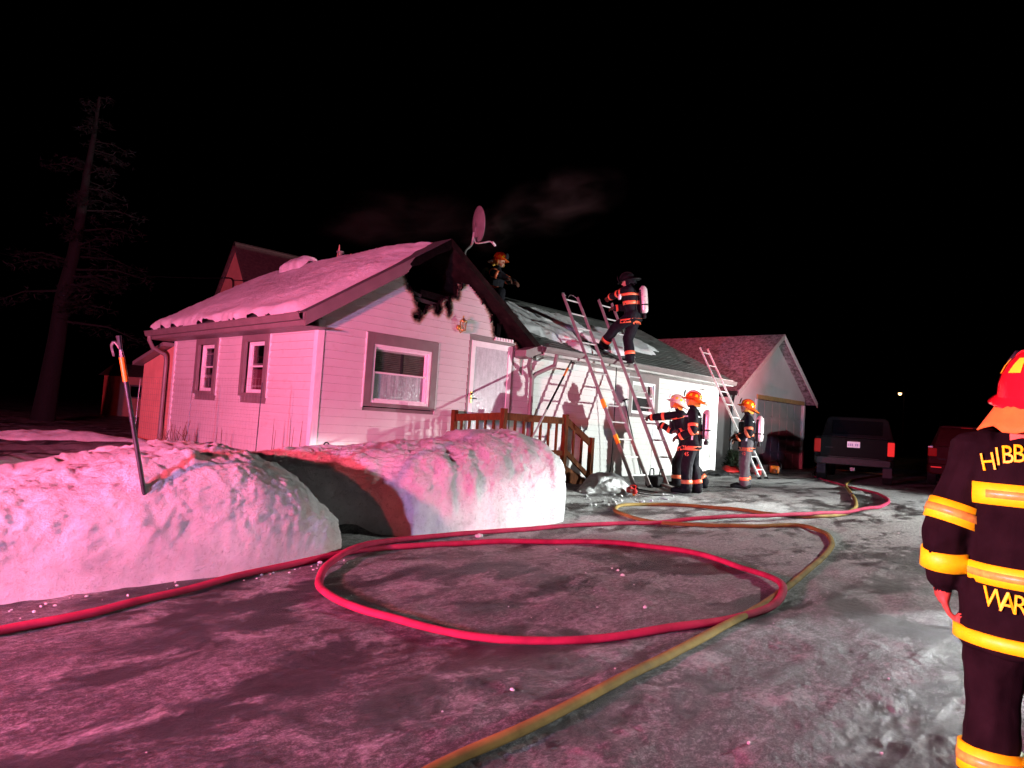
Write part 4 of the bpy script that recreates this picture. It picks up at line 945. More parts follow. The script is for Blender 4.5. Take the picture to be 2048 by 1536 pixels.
hose('fire_hose', 'red fire hose lying in a big loop across the drive', [(-260, 1330), (0, 1265), (200, 1224), (400, 1176), (600, 1128), (740, 1100), (860, 1087), (1000, 1081), (1150, 1083), (1280, 1092), (1400, 1109), (1490, 1135), (1548, 1163, .02), (1566, 1188, .03), (1540, 1214), (1460, 1240), (1340, 1258), (1200, 1272), (1080, 1275), (950, 1268), (820, 1246), (720, 1219), (655, 1190), (638, 1165), (662, 1133, .03), (740, 1101, .055), (850, 1078, .02), (1000, 1061), (1150, 1050), (1300, 1044), (1450, 1043, .05), (1600, 1039, .05), (1700, 1029, .03), (1762, 1014, .02), (1776, 1000), (1750, 986), (1700, 975), (1655, 962), (1630, 954)], .033, 'red_hose', nozzle=True)
hose('fire_hose', 'yellow fire hose running out of the picture at the bottom and coiling by the ladders', [(640, 1680), (760, 1613), (900, 1533), (1040, 1470), (1180, 1400), (1310, 1330), (1420, 1270), (1500, 1226), (1580, 1172), (1640, 1120), (1664, 1090), (1650, 1066), (1600, 1053), (1500, 1054), (1390, 1050), (1300, 1041), (1248, 1030), (1230, 1020), (1248, 1010), (1310, 1008), (1400, 1014), (1480, 1023), (1560, 1033), (1640, 1037), (1700, 1026), (1712, 1005), (1700, 985), (1692, 970), (1708, 960), (1745, 954), (1790, 950)], .032, 'yellow_hose', couple=(.60,))
hose('fire_hose', 'thin yellow hose stretched on the ground toward the dark pickup', [(1470, 918), (1540, 925), (1600, 931), (1680, 940), (1740, 946), (1790, 950.5)], .025, 'yellow_hose')
def cable(label, pix, r=.009, mat='black_rubber', name='power_cable'):
    pts = [gp(x, y, r) for x, y in pix]; m = MB().tube([p+np.array([0, 0, .012]) for p in catmull(pts, .06)], r, 6); return tag(m.build(name, mat, smooth=True), label, 'cable')
cable('black cable lying past the feet of the two leaning ladders', [(1248, 972), (1272, 986), (1310, 992), (1350, 991), (1400, 984), (1470, 983)])
cable('second black cable curling from the house wall to the ladder feet', [(1236, 958), (1262, 974), (1300, 984), (1340, 986), (1420, 975), (1475, 976)])

# ================================================================== PEOPLE
def text_mesh(s, size):
    c = bpy.data.curves.new('t', 'FONT'); c.body = s; c.size = size; c.align_x = 'CENTER'; c.align_y = 'CENTER'; c.offset = 0.0; c.resolution_u = 3
    o = bpy.data.objects.new('t', c); COL.objects.link(o); dg = bpy.context.evaluated_depsgraph_get()
    me = bpy.data.meshes.new_from_object(o.evaluated_get(dg)); v = [tuple(p.co) for p in me.vertices]; f = [tuple(p.vertices) for p in me.polygons]
    bpy.data.objects.remove(o); bpy.data.curves.remove(c); bpy.data.meshes.remove(me); return v, f
A = np.array
def std_pose():
    J = {}
    for s, k in ((-1, 'l'), (1, 'r')):
        J['hip'+k] = A([.10*s, 0, .92]); J['knee'+k] = A([.115*s, .03, .50]); J['ankle'+k] = A([.125*s, -.02, .11]); J['toe'+k] = A([.15*s, .21, .05])
        J['sh'+k] = A([.20*s, 0, 1.43]); J['el'+k] = A([.275*s, -.04, 1.14]); J['wr'+k] = A([.28*s, .06, .90]); J['hand'+k] = A([.27*s, .12, .75])
    J['pelvis'] = A([0, 0, .95]); J['chest'] = A([0, .01, 1.28]); J['neck'] = A([0, 0, 1.50]); J['head'] = A([0, .035, 1.665]); J['look'] = A([0, 1., 0])
    return J
def add_capsule(mb, a, b, ra, rb, n=12):
    a, b = A(a, dtype=float), A(b, dtype=float); L = max(1e-4, np.linalg.norm(b-a)); pr = []
    for k in range(5): t = -PI/2+PI/2*k/4; pr.append((ra*math.cos(t)+1e-4, ra*math.sin(t)))
    for k in range(5): t = PI/2*k/4; pr.append((rb*math.cos(t)+1e-4, L+rb*math.sin(t)))
    mb.lathe(pr, n, a, b-a if np.linalg.norm(b-a) > 1e-4 else (0, 0, 1))
def person(label, loc, face, J, suit='turnout_black', pants=None, glove='glove', trim='trim_orange', helmet='helmet_orange', voxel=.012, tank='tank', hem=.80, hood='hood', bands=None, seed=0, grip=(.6, .6), mark='helmet_mark', brim='helmet_brim', fold=.010, flap=1.0, tail=1.0, bunker=False, scale=1.0, bulk=1.0):
    face = nrm(A([face[0], face[1], 0])); rz = math.atan2(-face[0], face[1])
    T = thing('person', label, 'person', tuple(map(float, loc)), 'firefighters at the house', rz, bake=False); T.scale = (scale,)*3
    mb = MB(); pr = []            # capsules, for telling skin, glove, boot and cloth apart
    def cap(a, b, ra, rb, m): add_capsule(mb, a, b, ra, rb); pr.append((A(a, dtype=float), A(b, dtype=float), ra, rb, m))
    side = nrm(J['shr']-J['shl']); axis = nrm(J['neck']-J['pelvis']); fwd = nrm(np.cross(axis, side)); side = np.cross(fwd, axis)
    # torso and coat
    hemp = J['pelvis']-axis*(.95-hem)
    rings = [(hemp, .225, .175), (J['pelvis']-axis*.03, .225, .175), (J['pelvis']+axis*.10, .205, .155), (J['chest']-axis*.05, .225, .165), (J['chest']+axis*.06, .235, .165), (J['neck']-axis*.09, .215, .13), (J['neck']-axis*.035, .15, .10), (J['neck']+axis*.01, .085, .085)]
    G = [[c+side*math.cos(t)*a*(bulk if a > .1 else 1)+fwd*math.sin(t)*b*(bulk if a > .1 else 1) for t in np.linspace(0, 2*PI, 20, endpoint=False)] for c, a, b in rings]
    o0 = len(mb.v); mb.grid(G, closed_v=True); n = 20; mb.f += [tuple(o0+n-1-i for i in range(n)), tuple(o0+(len(rings)-1)*n+i for i in range(n))]; mb.m += [0, 0]
    pr.append((hemp, J['neck']-axis*.08, .19, .17, 0))
    cap(J['neck']-axis*.05, J['head']-(J['head']-J['neck'])*.35, .062, .058, 3)
    # head with jaw, nose, ears
    lk = nrm(J['look']); hr = nrm(np.cross(lk, (0, 0, 1))); hu = np.cross(hr, lk); hd = J['head']
    cap(hd+hu*.03-lk*.015, hd+hu*.03+lk*.02, .088, .082, 3); cap(hd-hu*.03+lk*.01, hd-hu*.075+lk*.045, .068, .045, 3)
    cap(hd+lk*.092-hu*.0, hd+lk*.112-hu*.028, .011, .016, 3); cap(hd+lk*.088-hu*.062-hr*.02, hd+lk*.088-hu*.062+hr*.02, .012, .012, 3)
    for s in (-1, 1): cap(hd+hr*s*.088-hu*.005, hd+hr*s*.092-hu*.04, .017, .012, 3)
    for k, s in (('l', -1), ('r', 1)):
        cap(J['hip'+k], J['knee'+k], .128, .104, 1); cap(J['knee'+k], J['ankle'+k]+A([0, 0, .03]), .102, .098, 1)
        an, to = J['ankle'+k], J['toe'+k]; d = nrm(to-an); fl = nrm(A([to[0]-an[0], to[1]-an[1], 0]))
        cap(an+A([0, 0, .08]), an-A([0, 0, .045]), .068, .062, 2); cap(an-A([0, 0, .05])-fl*.04, to, .058, .048, 2); cap(to-fl*.05+A([0, 0, .01]), to, .054, .046, 2)
        cap(J['sh'+k]-side*s*.02, J['el'+k], .092*bulk, .080*bulk, 0); cap(J['el'+k], J['wr'+k], .079*bulk, .064*bulk, 0)
        # hand: palm, four bent fingers of unequal length, thumb from the side of the palm
        w, h = J['wr'+k], J['hand'+k]; d = nrm(h-w); pn = nrm(np.cross(d, (0, 0, 1)) if abs(d[2]) < .9 else np.cross(d, fwd)); pn = J.get('palm'+k, -side*s if abs(d[2]) > .6 else A([0, 0, -1.])); pn = nrm(pn-d*(pn@d)); lat = np.cross(d, pn)
        cap(w, w+d*.03, .048, .042, 4)
        for q in (-1, 1): cap(w+d*.03+lat*q*.018, w+d*.085+lat*q*.024, .030, .026, 4)
        g = grip[0 if k == 'l' else 1]
        for q, ln in zip((-1.5, -.5, .5, 1.5), (.062, .075, .080, .068)):
            fs_ = 1.30 if voxel < .01 else 1.0; b0 = w+d*.095+lat*q*.0235*fs_; b1 = b0+(d*math.cos(g)+pn*math.sin(g))*ln*.55; b2 = b1+(d*math.cos(g*2.1)+pn*math.sin(g*2.1))*ln*.55
            fr_ = .86 if voxel < .01 else 1.0; b1 = b1+(b1-b0)*(.25 if voxel < .01 else 0); b2 = b2+(b1-b0)*(.25 if voxel < .01 else 0); cap(b0, b1, .0135*fr_, .0125*fr_, 4); cap(b1, b2, .0125*fr_, .011*fr_, 4)
        sgn = 1 if (lat@fwd) > 0 else -1
        t0 = w+d*.035+lat*sgn*.036; t1 = t0+(d*.6+lat*sgn*.7+pn*.35)*.045; cap(t0, t1, .0165, .0145, 4); cap(t1, t1+(d*.85+pn*.5)*.036, .0145, .012, 4)
    me = bpy.data.meshes.new('tmp'); me.from_pydata(mb.v, [], mb.f); bm = bmesh.new(); bm.from_mesh(me); bmesh.ops.recalc_face_normals(bm, faces=bm.faces); bm.to_mesh(me); bm.free()
    ob = bpy.data.objects.new('tmp', me); COL.objects.link(ob); rm = ob.modifiers.new('r', 'REMESH'); rm.mode = 'VOXEL'; rm.voxel_size = voxel
    sm_ = ob.modifiers.new('s', 'SMOOTH'); sm_.factor = .5; sm_.iterations = 3 if voxel > .01 else 5
    dg = bpy.context.evaluated_depsgraph_get(); dg.update(); bme = bpy.data.meshes.new_from_object(ob.evaluated_get(dg)); bpy.data.objects.remove(ob); bpy.data.meshes.remove(me)
    nv = len(bme.vertices); V = np.empty(nv*3, np.float32); bme.vertices.foreach_get('co', V); V = V.reshape(-1, 3).astype(float); N = np.empty(nv*3, np.float32); bme.vertices.foreach_get('normal', N); N = N.reshape(-1, 3)
    best = np.full(nv, 9.); mid_ = np.zeros(nv, int)
    for a, b, ra, rb, m in pr:
        ab = b-a; t = np.clip(((V-a)@ab)/(ab@ab+1e-9), 0, 1); dd = np.linalg.norm(V-(a+t[:, None]*ab), axis=1)-(ra+(rb-ra)*t); u = dd < best; best[u] = dd[u]; mid_[u] = m
    cloth = (mid_ <= 1)
    q = V*A([1, 1, .75]); f1 = np.abs(fbm(q*(6 if voxel > .01 else 5)+seed, 3, 3+seed)); f2 = vnoise(V*17, 5+seed)
    if voxel < .01: f1 = .6*f1+.7*np.abs(fbm(V*A([9, 9, 2.2])+3, 2, 13))
    V = V + N*((fold*(.7-1.6*f1) + fold*.25*f2)*cloth)[:, None]
    bme.vertices.foreach_set('co', V.astype(np.float32).ravel())
    for mm in (suit, pants or suit, 'black_rubber', 'skin', glove): bme.materials.append(M(mm))
    pv = np.empty(len(bme.polygons)*4, np.int32)
    mi = [int(np.bincount([mid_[i] for i in p.vertices]).argmax()) for p in bme.polygons]
    bme.polygons.foreach_set('material_index', mi); bme.polygons.foreach_set('use_smooth', [True]*len(bme.polygons)); bme.update(); bme.name = 'body'
    body = bpy.data.objects.new('body', bme); COL.objects.link(body); parent_to(body, T)
    bvh = BVHTree.FromPolygons([tuple(v) for v in V], [tuple(p.vertices) for p in bme.polygons])
    def band(c, ax, w, mat, a0=0, a1=2*PI, maxr=.16, off=.005, n=28, name='reflective_band', ref=None, dip=0.0, par=T, smoothr=voxel < .01):
        x, y, a = frame(ax, ref if ref is not None else fwd); full = a1-a0 > 6.2; ang = np.linspace(a0, a1, n, endpoint=not full); rows = []; rr = []
        for t in ang:
            dr = x*math.cos(t)+y*math.sin(t); row = []
            for s in (-.5, .5):
                o = c+a*s*w + a*dip*math.sin(t-a0 if not full else t); hit = bvh.ray_cast(Vector(o), Vector(dr), maxr); row.append(hit[3] if hit[3] is not None else None)
            rows.append(row)
        vals = [r for row in rows for r in row if r is not None]
        if not vals: return
        md = float(np.median(vals)); Gd = []; t_r = A([[min(v if v is not None else md*1.1, md*1.45) for v in row] for row in rows]); t_r = np.repeat(t_r.mean(1, keepdims=True), 2, 1) if smoothr else t_r
        if smoothr:
            w_ = 4; pad = np.pad(t_r, ((w_, w_), (0, 0)), mode='wrap' if full else 'edge'); t_r = np.maximum(t_r*.5, A([pad[i_:i_+2*w_+1].mean(0) for i_ in range(len(t_r))])+.004)
        for kk, (t, row) in enumerate(zip(ang, rows)):
            dr = x*math.cos(t)+y*math.sin(t); dp = a*dip*math.sin(t-a0 if not full else t)
            r0, r1 = t_r[kk]
            Gd.append([c-a*w/2+dp+dr*(r0-.006), c-a*w/2+dp+dr*(r0+off), c+dp+dr*((r0+r1)/2+off), c+a*w/2+dp+dr*(r1+off), c+a*w/2+dp+dr*(r1-.006)])
        return MB().grid(Gd, closed_u=full).build(name, mat, par, smooth='all')
    def limb(j0, j1, t, w, mat, off=.005 if voxel > .01 else .009): p, q = J[j0], J[j1]; return band(p+(q-p)*t, q-p, w, mat, maxr=.19, off=off)
    torso = lambda t, w, mat, **kw: band(hemp+(J['neck']-axis*.08-hemp)*t, axis, w, mat, maxr=.30, **kw)
    # helmet
    if helmet:
        H = lambda x, y, z: hd+hr*x+lk*y+hu*z
        dome = []; nt_ = 26; DX, DY, DH, DB = (.138, .162, .205, -.035) if bunker else (.118, .148, .135, .045)
        for ph in np.linspace(PI/2-.02, 0, 8):
            dome.append([H(DX*math.cos(ph)*math.cos(t), DY*math.cos(ph)*math.sin(t)-.012, DB+DH*math.sin(ph)**(.85 if bunker else 1)) for t in np.linspace(0, 2*PI, nt_, endpoint=False)])
        for e, dz in ((.012, -.004), (.45, -.014), (1.0, -.034), (1.02, -.042), (.5, -.024), (.0, -.012)):
            row = []
            for t in np.linspace(0, 2*PI, nt_, endpoint=False):
                bk = max(0, -math.sin(t)); fr = max(0, math.sin(t)); wd = (.010+.062*fr**2) if bunker else .042+.075*bk**2*tail+.02*fr**3; k_ = e*wd
                row.append(H((DX+k_)*math.cos(t), (DY+k_)*math.sin(t)-.012, DB+dz*(1+.9*bk)+(.03*fr if bunker else 0)))
            dome.append(row)
        he = MB().grid(dome, closed_v=True).build('helmet', helmet, T, smooth='all')
        MB().tube([H(0, DY*math.cos(a)-.012, DB+(DH+.006)*math.sin(a)) for a in np.linspace(.35, PI-.25, 12)], .011, 6, flat=.8).build('crest', brim if helmet != 'helmet_red' else helmet, he, smooth=True) if not bunker else None
        for cx2 in (-.06, .06):
            MB().tube([H(cx2, DY*.905*math.cos(a)-.012, DB+DH*.925*math.sin(a)) for a in np.linspace(.4, PI-.3, 10)], .006, 5).build('rib', helmet, he, smooth=True)
        MB().prism([H(-.042, .158, .05), H(.042, .158, .05), H(.05, .160, .12), H(.025, .150, .165), H(-.025, .150, .165), H(-.05, .160, .12)], tuple(lk*.008)).build('front_shield', 'trim_silver' if helmet == 'helmet_pale' else 'black_plastic', he)
        for t0 in (.35, 1.05, 2.1, 2.8, 3.55, 4.2, 4.95, 5.6):
            Gm = []
            for ph, sh in (((.42, 0), (.60, .07), (.80, .15)) if bunker else ((.22, 0), (.42, .06), (.60, .12))):
                Gm.append([H((DX+.004)*math.cos(ph)*math.cos(t), (DY+.004)*math.cos(ph)*math.sin(t)-.012, DB+(DH+.004)*math.sin(ph)**(.85 if bunker else 1)) for t in np.linspace(t0-.20+sh, t0+.20, 5)])
            MB().grid(Gm).build('reflective_mark', mark, he, smooth='all')
        # cloth flap hanging from the helmet over ears and neck
        Gf = []
        for v_ in np.linspace(0, 1, 6):
            fz = -.04 if bunker else .03; Gf.append([H((DX-.01+.025*v_*flap+.012*math.sin(9*t+seed)*v_)*math.cos(t), (DY-.016+.03*v_*flap)*math.sin(t)-.012, fz-(.12 if bunker else .115)*v_-.012*math.sin(7*t)*v_) for t in np.linspace(PI-.35, 2*PI+.35, 22)])
        f_ = MB().grid(Gf).build('neck_flap', hood, he, smooth='all'); so = f_.modifiers.new('s', 'SOLIDIFY'); so.thickness = .006
        for s in (-1, 1): MB().tube([H(s*.112, .02, .02), H(s*.095, .03, -.07), H(s*.03, .045, -.128)], .006, 5).build('chin_strap', 'black_plastic', he, smooth=True)
        for s in (-1, 1): MB().lathe([(.001, -.004), (.010, -.003), (.012, 0), (.009, .006), (.001, .007)], 8, H(s*.032, .079, .012), lk).build('eye', 'black_plastic', T, smooth=True)
    if tank:
        tk = J['chest']-axis*.30-fwd*.250
        tn = MB().lathe([(.001, 0), (.05, .004), (.075, .03), (.083, .08), (.083, .42), (.075, .48), (.045, .52), (.03, .535), (.001, .535)], 20, tk, axis).build('air_tank', tank, T, smooth=True)
        MB().lathe([(.085, .15), (.0855, .152), (.0855, .175), (.085, .177)], 20, tk, axis).build('tank_band', 'black_plastic', tn, smooth=True)
        MB().lathe([(.03, -.10), (.036, -.095), (.036, -.03), (.022, -.02), (.022, .005)], 12, tk, axis).build('tank_valve', 'black_plastic', tn, smooth=True)
        b = J['chest']-fwd*.185; MB().prism([b-side*.11-axis*.30, b+side*.11-axis*.30, b+side*.09+axis*.16, b-side*.09+axis*.16], tuple(-fwd*.035)).build('back_plate', 'black_plastic', T, bevel=.01)
        for s in (-1, 1):
            P_ = []
            for u in np.linspace(0, 1, 14):
                ang = -1.2+u*3.6; o = J['chest']+axis*.02+side*s*.115; dr = -fwd*math.cos(ang)+axis*math.sin(ang); hit = bvh.ray_cast(Vector(o), Vector(dr), .5)
                if hit[0] is not None: P_.append(A(hit[0])+dr*.006)
            if len(P_) > 3:
                Gs = [[p-side*.025, p+side*.025] for p in P_]; so = MB().grid(Gs).build('harness_strap', 'black_plastic', T, smooth='all'); so.modifiers.new('s', 'SOLIDIFY').thickness = .012
    return dict(T=T, body=body, bvh=bvh, band=band, limb=limb, torso=torso, J=J, axis=axis, side=side, fwd=fwd, hemp=hemp, V=V)
def decal(pp, txt, size, centre, mat, direction, name='lettering', tilt=0.0, off=.005, xs_=1.0):
    """letters laid on the cloth: projected on to the body along direction"""
    v, f = text_mesh(txt, size); d = nrm(direction); x = nrm(np.cross(d, (0, 0, 1))); z = np.cross(x, d); ct, st = math.cos(tilt), math.sin(tilt); vs = []
    for a, b, _ in v:
        a = a*xs_; p = A(centre)+x*(a*ct-b*st)+z*(a*st+b*ct)-d*.6; h = pp['bvh'].ray_cast(Vector(p), Vector(d), 1.2); vs.append(A(h[0])-d*off if h[0] is not None else A(centre))
    m = MB(); m.add(vs, f); o = m.build(name, mat, pp['T'], fix=False); so = o.modifiers.new('s', 'SOLIDIFY'); so.thickness = .004; return o
def std_bands(pp, trim, trousers=True, vertical=None):
    pp['torso'](.02, .075, trim); 
    for k in 'lr':
        pp['limb']('el'+k, 'wr'+k, .12, .06, trim); pp['limb']('el'+k, 'wr'+k, .92, .045, trim)
        if trousers: pp['limb']('knee'+k, 'ankle'+k, .74, .07, trim)
LEFT = A([-RT[0], -RT[1], 0]); AWAY = A([math.sin(YAW), math.cos(YAW), 0])
def local_of(loc, face, P):
    face = nrm(A([face[0], face[1], 0])); rgt = A([face[1], -face[0], 0]); d = A(P)-A(loc); return A([d@rgt, d@face, d[2]])

# firefighter standing at the ladder foot, seen from his left
b0 = gp(1379, 988); b0[2] = gh(b0[0], b0[1])+.0; fb = LEFT*.93+AWAY*.30
J = std_pose(); J['anklel'] = A([-.12, .05, .11]); J['toel'] = A([-.17, .28, .05]); J['kneel'] = A([-.12, .07, .50]); J['ankler'] = A([.12, -.12, .11]); J['toer'] = A([.17, .10, .05]); J['kneer'] = A([.12, -.03, .5])
J['ell'] = A([-.30, -.02, 1.13]); J['wrl'] = A([-.25, .20, 1.00]); J['handl'] = A([-.20, .34, .96]); J['elr'] = A([.30, .02, 1.14]); J['wrr'] = A([.22, .24, 1.08]); J['handr'] = A([.18, .36, 1.10]); J['look'] = nrm(A([.1, 1, .18]))
pb = person('firefighter standing at the ladder foot with an air tank and 45 on the thigh', b0, fb, J, seed=1, glove='glove')
std_bands(pb, 'trim_orange'); pb['torso'](.47, .06, 'trim_orange'); pb['limb']('shl', 'ell', .72, .06, 'trim_orange'); pb['limb']('shr', 'elr', .72, .06, 'trim_orange')
pb['torso'](.93, .028, 'trim_silver', off=.010)
decal(pb, '45', .095, (-.15, .06, .70), 'trim_orange', (1, -.25, 0))
MB().beam((-.262, -.01, 1.16), (-.255, -.01, .96), .03, .012, (1, 0, 0)).build('reflective_bar', 'trim_silver', pb['T'])

# firefighter behind him, leaning in to hold the ladder
def rail_point(foot, tip, zz, s, width=.5):
    t = (zz-foot[2])/(tip[2]-foot[2]); return foot+(tip-foot)*t+A([width*s, 0, 0])
c0 = gp(1398, 972); c0 = A([c0[0]-.78, c0[1]-.12, 0]); c0[2] = gh(c0[0], c0[1])
hl = rail_point(L2F, L2T, 1.66, 0); hr2 = rail_point(L2F, L2T, 1.50, 1); fc = nrm(A([hl[0]-c0[0]-.1, hl[1]-c0[1], 0]))
J = std_pose(); lean = .17
for n_ in ('chest', 'neck', 'head', 'shl', 'shr'): J[n_] = J[n_]+A([0, lean*(J[n_][2]-.9)/.6, -.02])
J['ankler'] = A([.13, -.36, .11]); J['toer'] = A([.16, -.13, .05]); J['kneer'] = A([.12, -.10, .49]); J['anklel'] = A([-.12, .16, .11]); J['toel'] = A([-.15, .39, .05]); J['kneel'] = A([-.12, .16, .50])
gl_l, gl_r = local_of(c0, fc, hl), local_of(c0, fc, hr2)
def reach(J, k, target, drop=.10):
    s = J['sh'+k]; d = A(target)-s; L = np.linalg.norm(d); u = d/L; L = min(L, .70); w = s+u*(L-.085); mid = (s+w)/2; half = np.linalg.norm(w-s)/2; h = math.sqrt(max(0, .30**2-half**2))
    J['el'+k] = mid+A([0, 0, -1])*h+A([(-.3 if k == 'l' else .3)*h, 0, 0]); J['wr'+k] = w; J['hand'+k] = w+u*.12
reach(J, 'l', gl_l); reach(J, 'r', gl_r); J['look'] = nrm(A([-.1, 1, .35]))
pc = person('firefighter leaning forward to hold the ladder rail with a gloved hand', c0, fc, J, seed=2, helmet='helmet_pale', grip=(1.1, 1.1), hood='hood_orange', tank=None)
std_bands(pc, 'trim_orange'); pc['torso'](.47, .06, 'trim_orange'); pc['torso'](.95, .03, 'trim_orange', off=.008)
# portable radio with aerial on his chest
rp = J['chest']+A([-.12, .20, -.02]); rd = MB().box(rp[0]-.03, rp[0]+.03, rp[1], rp[1]+.04, rp[2]-.08, rp[2]+.06).build('radio', 'black_plastic', pc['T'], bevel=.006); MB().tube([rp+A([0, .02, .05]), rp+A([-.02, .05, .30])], .004, 5).build('aerial', 'black_plastic', rd)

# firefighter standing alone farther right
d0 = gp(1489, 978); d0[2] = gh(d0[0], d0[1]); fd = LEFT*.96+AWAY*.25
J = std_pose(); J['ell'] = A([-.29, -.01, 1.14]); J['wrl'] = A([-.23, .20, 1.02]); J['handl'] = A([-.16, .30, .96]); J['elr'] = A([.29, .02, 1.14]); J['wrr'] = A([.20, .22, 1.05]); J['handr'] = A([.14, .34, 1.02]); J['look'] = nrm(A([-.12, 1, .30])); J['head'] = J['head']+A([0, .0, 0])
J['anklel'] = A([-.10, .02, .11]); J['toel'] = A([-.12, .25, .05]); J['ankler'] = A([.11, -.04, .11]); J['toer'] = A([.14, .19, .05])
pd_ = person('firefighter standing alone with charcoal trousers and an air tank, looking up', d0, fd, J, pants='turnout_charcoal', seed=3)
std_bands(pd_, 'trim_orange'); pd_['torso'](.50, .06, 'trim_orange'); pd_['limb']('shl', 'ell', .70, .06, 'trim_orange'); pd_['torso'](.94, .024, 'trim_silver', off=.010)
decal(pd_, '42', .085, (-.15, .05, .72), 'trim_orange', (1, -.25, 0))
MB().beam((-.258, -.01, 1.18), (-.25, .03, .98), .03, .012, (1, 0, 0)).build('reflective_bar', 'trim_silver', pd_['T'])

# firefighter climbing from the ladder on to the roof
def on_wing(x, y, h=0.0):
    d = ray(x, y); t = (WZ0+h+WSL*(CAM[1]-WY0)-CAM[2])/(d[2]-WSL*d[1]); return CAM+d*t
rf = rail_point(L2F, L2T, 2.80, .36); fe = nrm(A([-.36, .93, 0])); e0 = A([rf[0]+.02, rf[1]-.06, rf[2]-.0])
lf = on_wing(1205, 700, .03)
J = std_pose(); J['ankler'] = A([.06, .02, .12]); J['toer'] = A([.09, .22, .06]); J['kneer'] = A([.10, .09, .52]); J['hipr'] = A([.09, -.03, .93])
SC = 1.09; ll = local_of(e0, fe, lf)/SC; J['anklel'] = ll+A([0, -.03, .11]); J['toel'] = ll+A([-.03, .19, .09]); J['hipl'] = A([-.12, -.02, .94])
mm_ = (J['hipl']+J['anklel'])/2; dl = np.linalg.norm(J['hipl']-J['anklel']); J['kneel'] = mm_+A([-.05, 1, .25])*math.sqrt(max(.01, .43**2-(dl/2)**2))*.8
for n_ in ('chest', 'neck', 'head', 'shl', 'shr'): J[n_] = J[n_]+A([-.04, .05*(J[n_][2]-.9)/.6, 0])
tipl = local_of(e0, fe, L2T+A([.0, 0, -.05]))/SC; reach(J, 'l', tipl); J['elr'] = J['shr']+A([.07, .12, -.26]); J['wrr'] = J['shr']+A([-.02, .34, -.30]); J['handr'] = J['wrr']+A([-.04, .12, 0]); J['look'] = nrm(A([-.2, 1, -.35])); J['head'] = J['head']+A([0, .04, -.03])
pe = person('firefighter climbing off the ladder on to the wing roof, seen from behind', e0, fe, J, seed=4, helmet='black_plastic', brim='black_plastic', mark='black_plastic', hood='turnout_black', hem=.84, grip=(1.0, .7), scale=SC)
std_bands(pe, 'trim_orange'); pe['torso'](.62, .07, 'trim_orange'); pe['torso'](.90, .05, 'trim_orange', off=.008); pe['limb']('shl', 'ell', .7, .06, 'trim_orange')
for k in range(9):   # name letters on the coat tail are too blurred to read
    a = (k-4)*.036; c_ = pe['hemp']+pe['axis']*.005; h = pe['bvh'].ray_cast(Vector(c_+pe['side']*a*.9-pe['axis']*.03-pe['fwd']*.5), Vector(pe['fwd']), .6)
    if h[0] is not None:
        p_ = A(h[0])-pe['fwd']*.006; MB().prism([p_-pe['side']*.013-pe['axis']*.03, p_+pe['side']*.013-pe['axis']*.03, p_+pe['side']*.011+pe['axis']*.015, p_-pe['side']*.011+pe['axis']*.012], tuple(-pe['fwd']*.004)).build('blurred_letter', 'trim_orange', pe['T'])
lamp_p = J['shl']+A([-.05, .16, -.20]); MB().lathe([(.001, 0), (.03, .0), (.034, .05), (.02, .10), (.001, .10)], 10, lamp_p, (0, 0, 1)).build('hand_lamp', 'trim_silver', pe['T'], smooth=True)

# firefighter kneeling on the roof behind the burnt gable
f0 = A([4.30, .85, 0]); f0[2] = WZ0+WSL*(f0[1]-WY0)+.02; ff = nrm(A([.35, -.9, 0]))
J = std_pose(); dz = A([0, 0, -.56])
for n_ in ('pelvis', 'chest', 'neck', 'head', 'shl', 'shr', 'hipl', 'hipr'): J[n_] = J[n_]+dz+A([0, .08*(J[n_][2]-.9)/.6, 0])
for k, s in (('l', -1), ('r', 1)):
    J['knee'+k] = A([.16*s, .26, .16 if k == 'l' else .45]); J['ankle'+k] = A([.14*s, -.16 if k == 'l' else .22, .12 if k == 'l' else .05]); J['toe'+k] = J['ankle'+k]+A([0, .2, -.05])
    J['el'+k] = A([.30*s, .16, .80]); J['wr'+k] = A([.20*s, .38, .72]); J['hand'+k] = A([.16*s, .5, .68])
J['look'] = nrm(A([.2, 1, -.1]))
pf = person('firefighter half hidden on the roof behind the blackened gable edge', f0, ff, J, seed=5, tank='tank_green', hem=.82)
pf['torso'](.05, .05, 'trim_orange'); pf['torso'](.5, .05, 'trim_orange')
for k in 'lr': pf['limb']('el'+k, 'wr'+k, .2, .06, 'trim_orange'); pf['limb']('sh'+k, 'el'+k, .7, .06, 'trim_orange')

# firefighter in the right foreground, back to us
P0 = CAM+ray(2072, 1000)*2.75; n0 = A([P0[0], P0[1], 0]); n0[2] = gh(n0[0], n0[1])-.005; az = math.radians(80); fn = A([math.sin(az), math.cos(az), 0])
J = std_pose(); J['ell'] = A([-.335, -.05, 1.14]); J['wrl'] = A([-.30, .02, .93]); J['handl'] = A([-.25, .06, .78]); J['shl'] = A([-.205, 0, 1.43]); J['palml'] = A([1., .25, 0]); J['elr'] = A([.33, -.04, 1.15]); J['wrr'] = A([.26, .14, .95]); J['handr'] = A([.22, .22, .85])
J['look'] = nrm(A([-.38, 1, .06]))
for n_, dz_ in (('chest', .02), ('neck', .06), ('head', .055), ('shl', .035), ('shr', .035)): J[n_] = J[n_]+A([0, 0, dz_])
J['ell'] = A([-.290, -.05, 1.14]); J['wrl'] = A([-.300, -.02, .95]); J['handl'] = A([-.300, .0, .80])
if True:
    J['hipl'] = A([-.105, 0, .92]); J['anklel'] = A([-.125, 0, .11]); J['kneel'] = A([-.12, .04, .5])
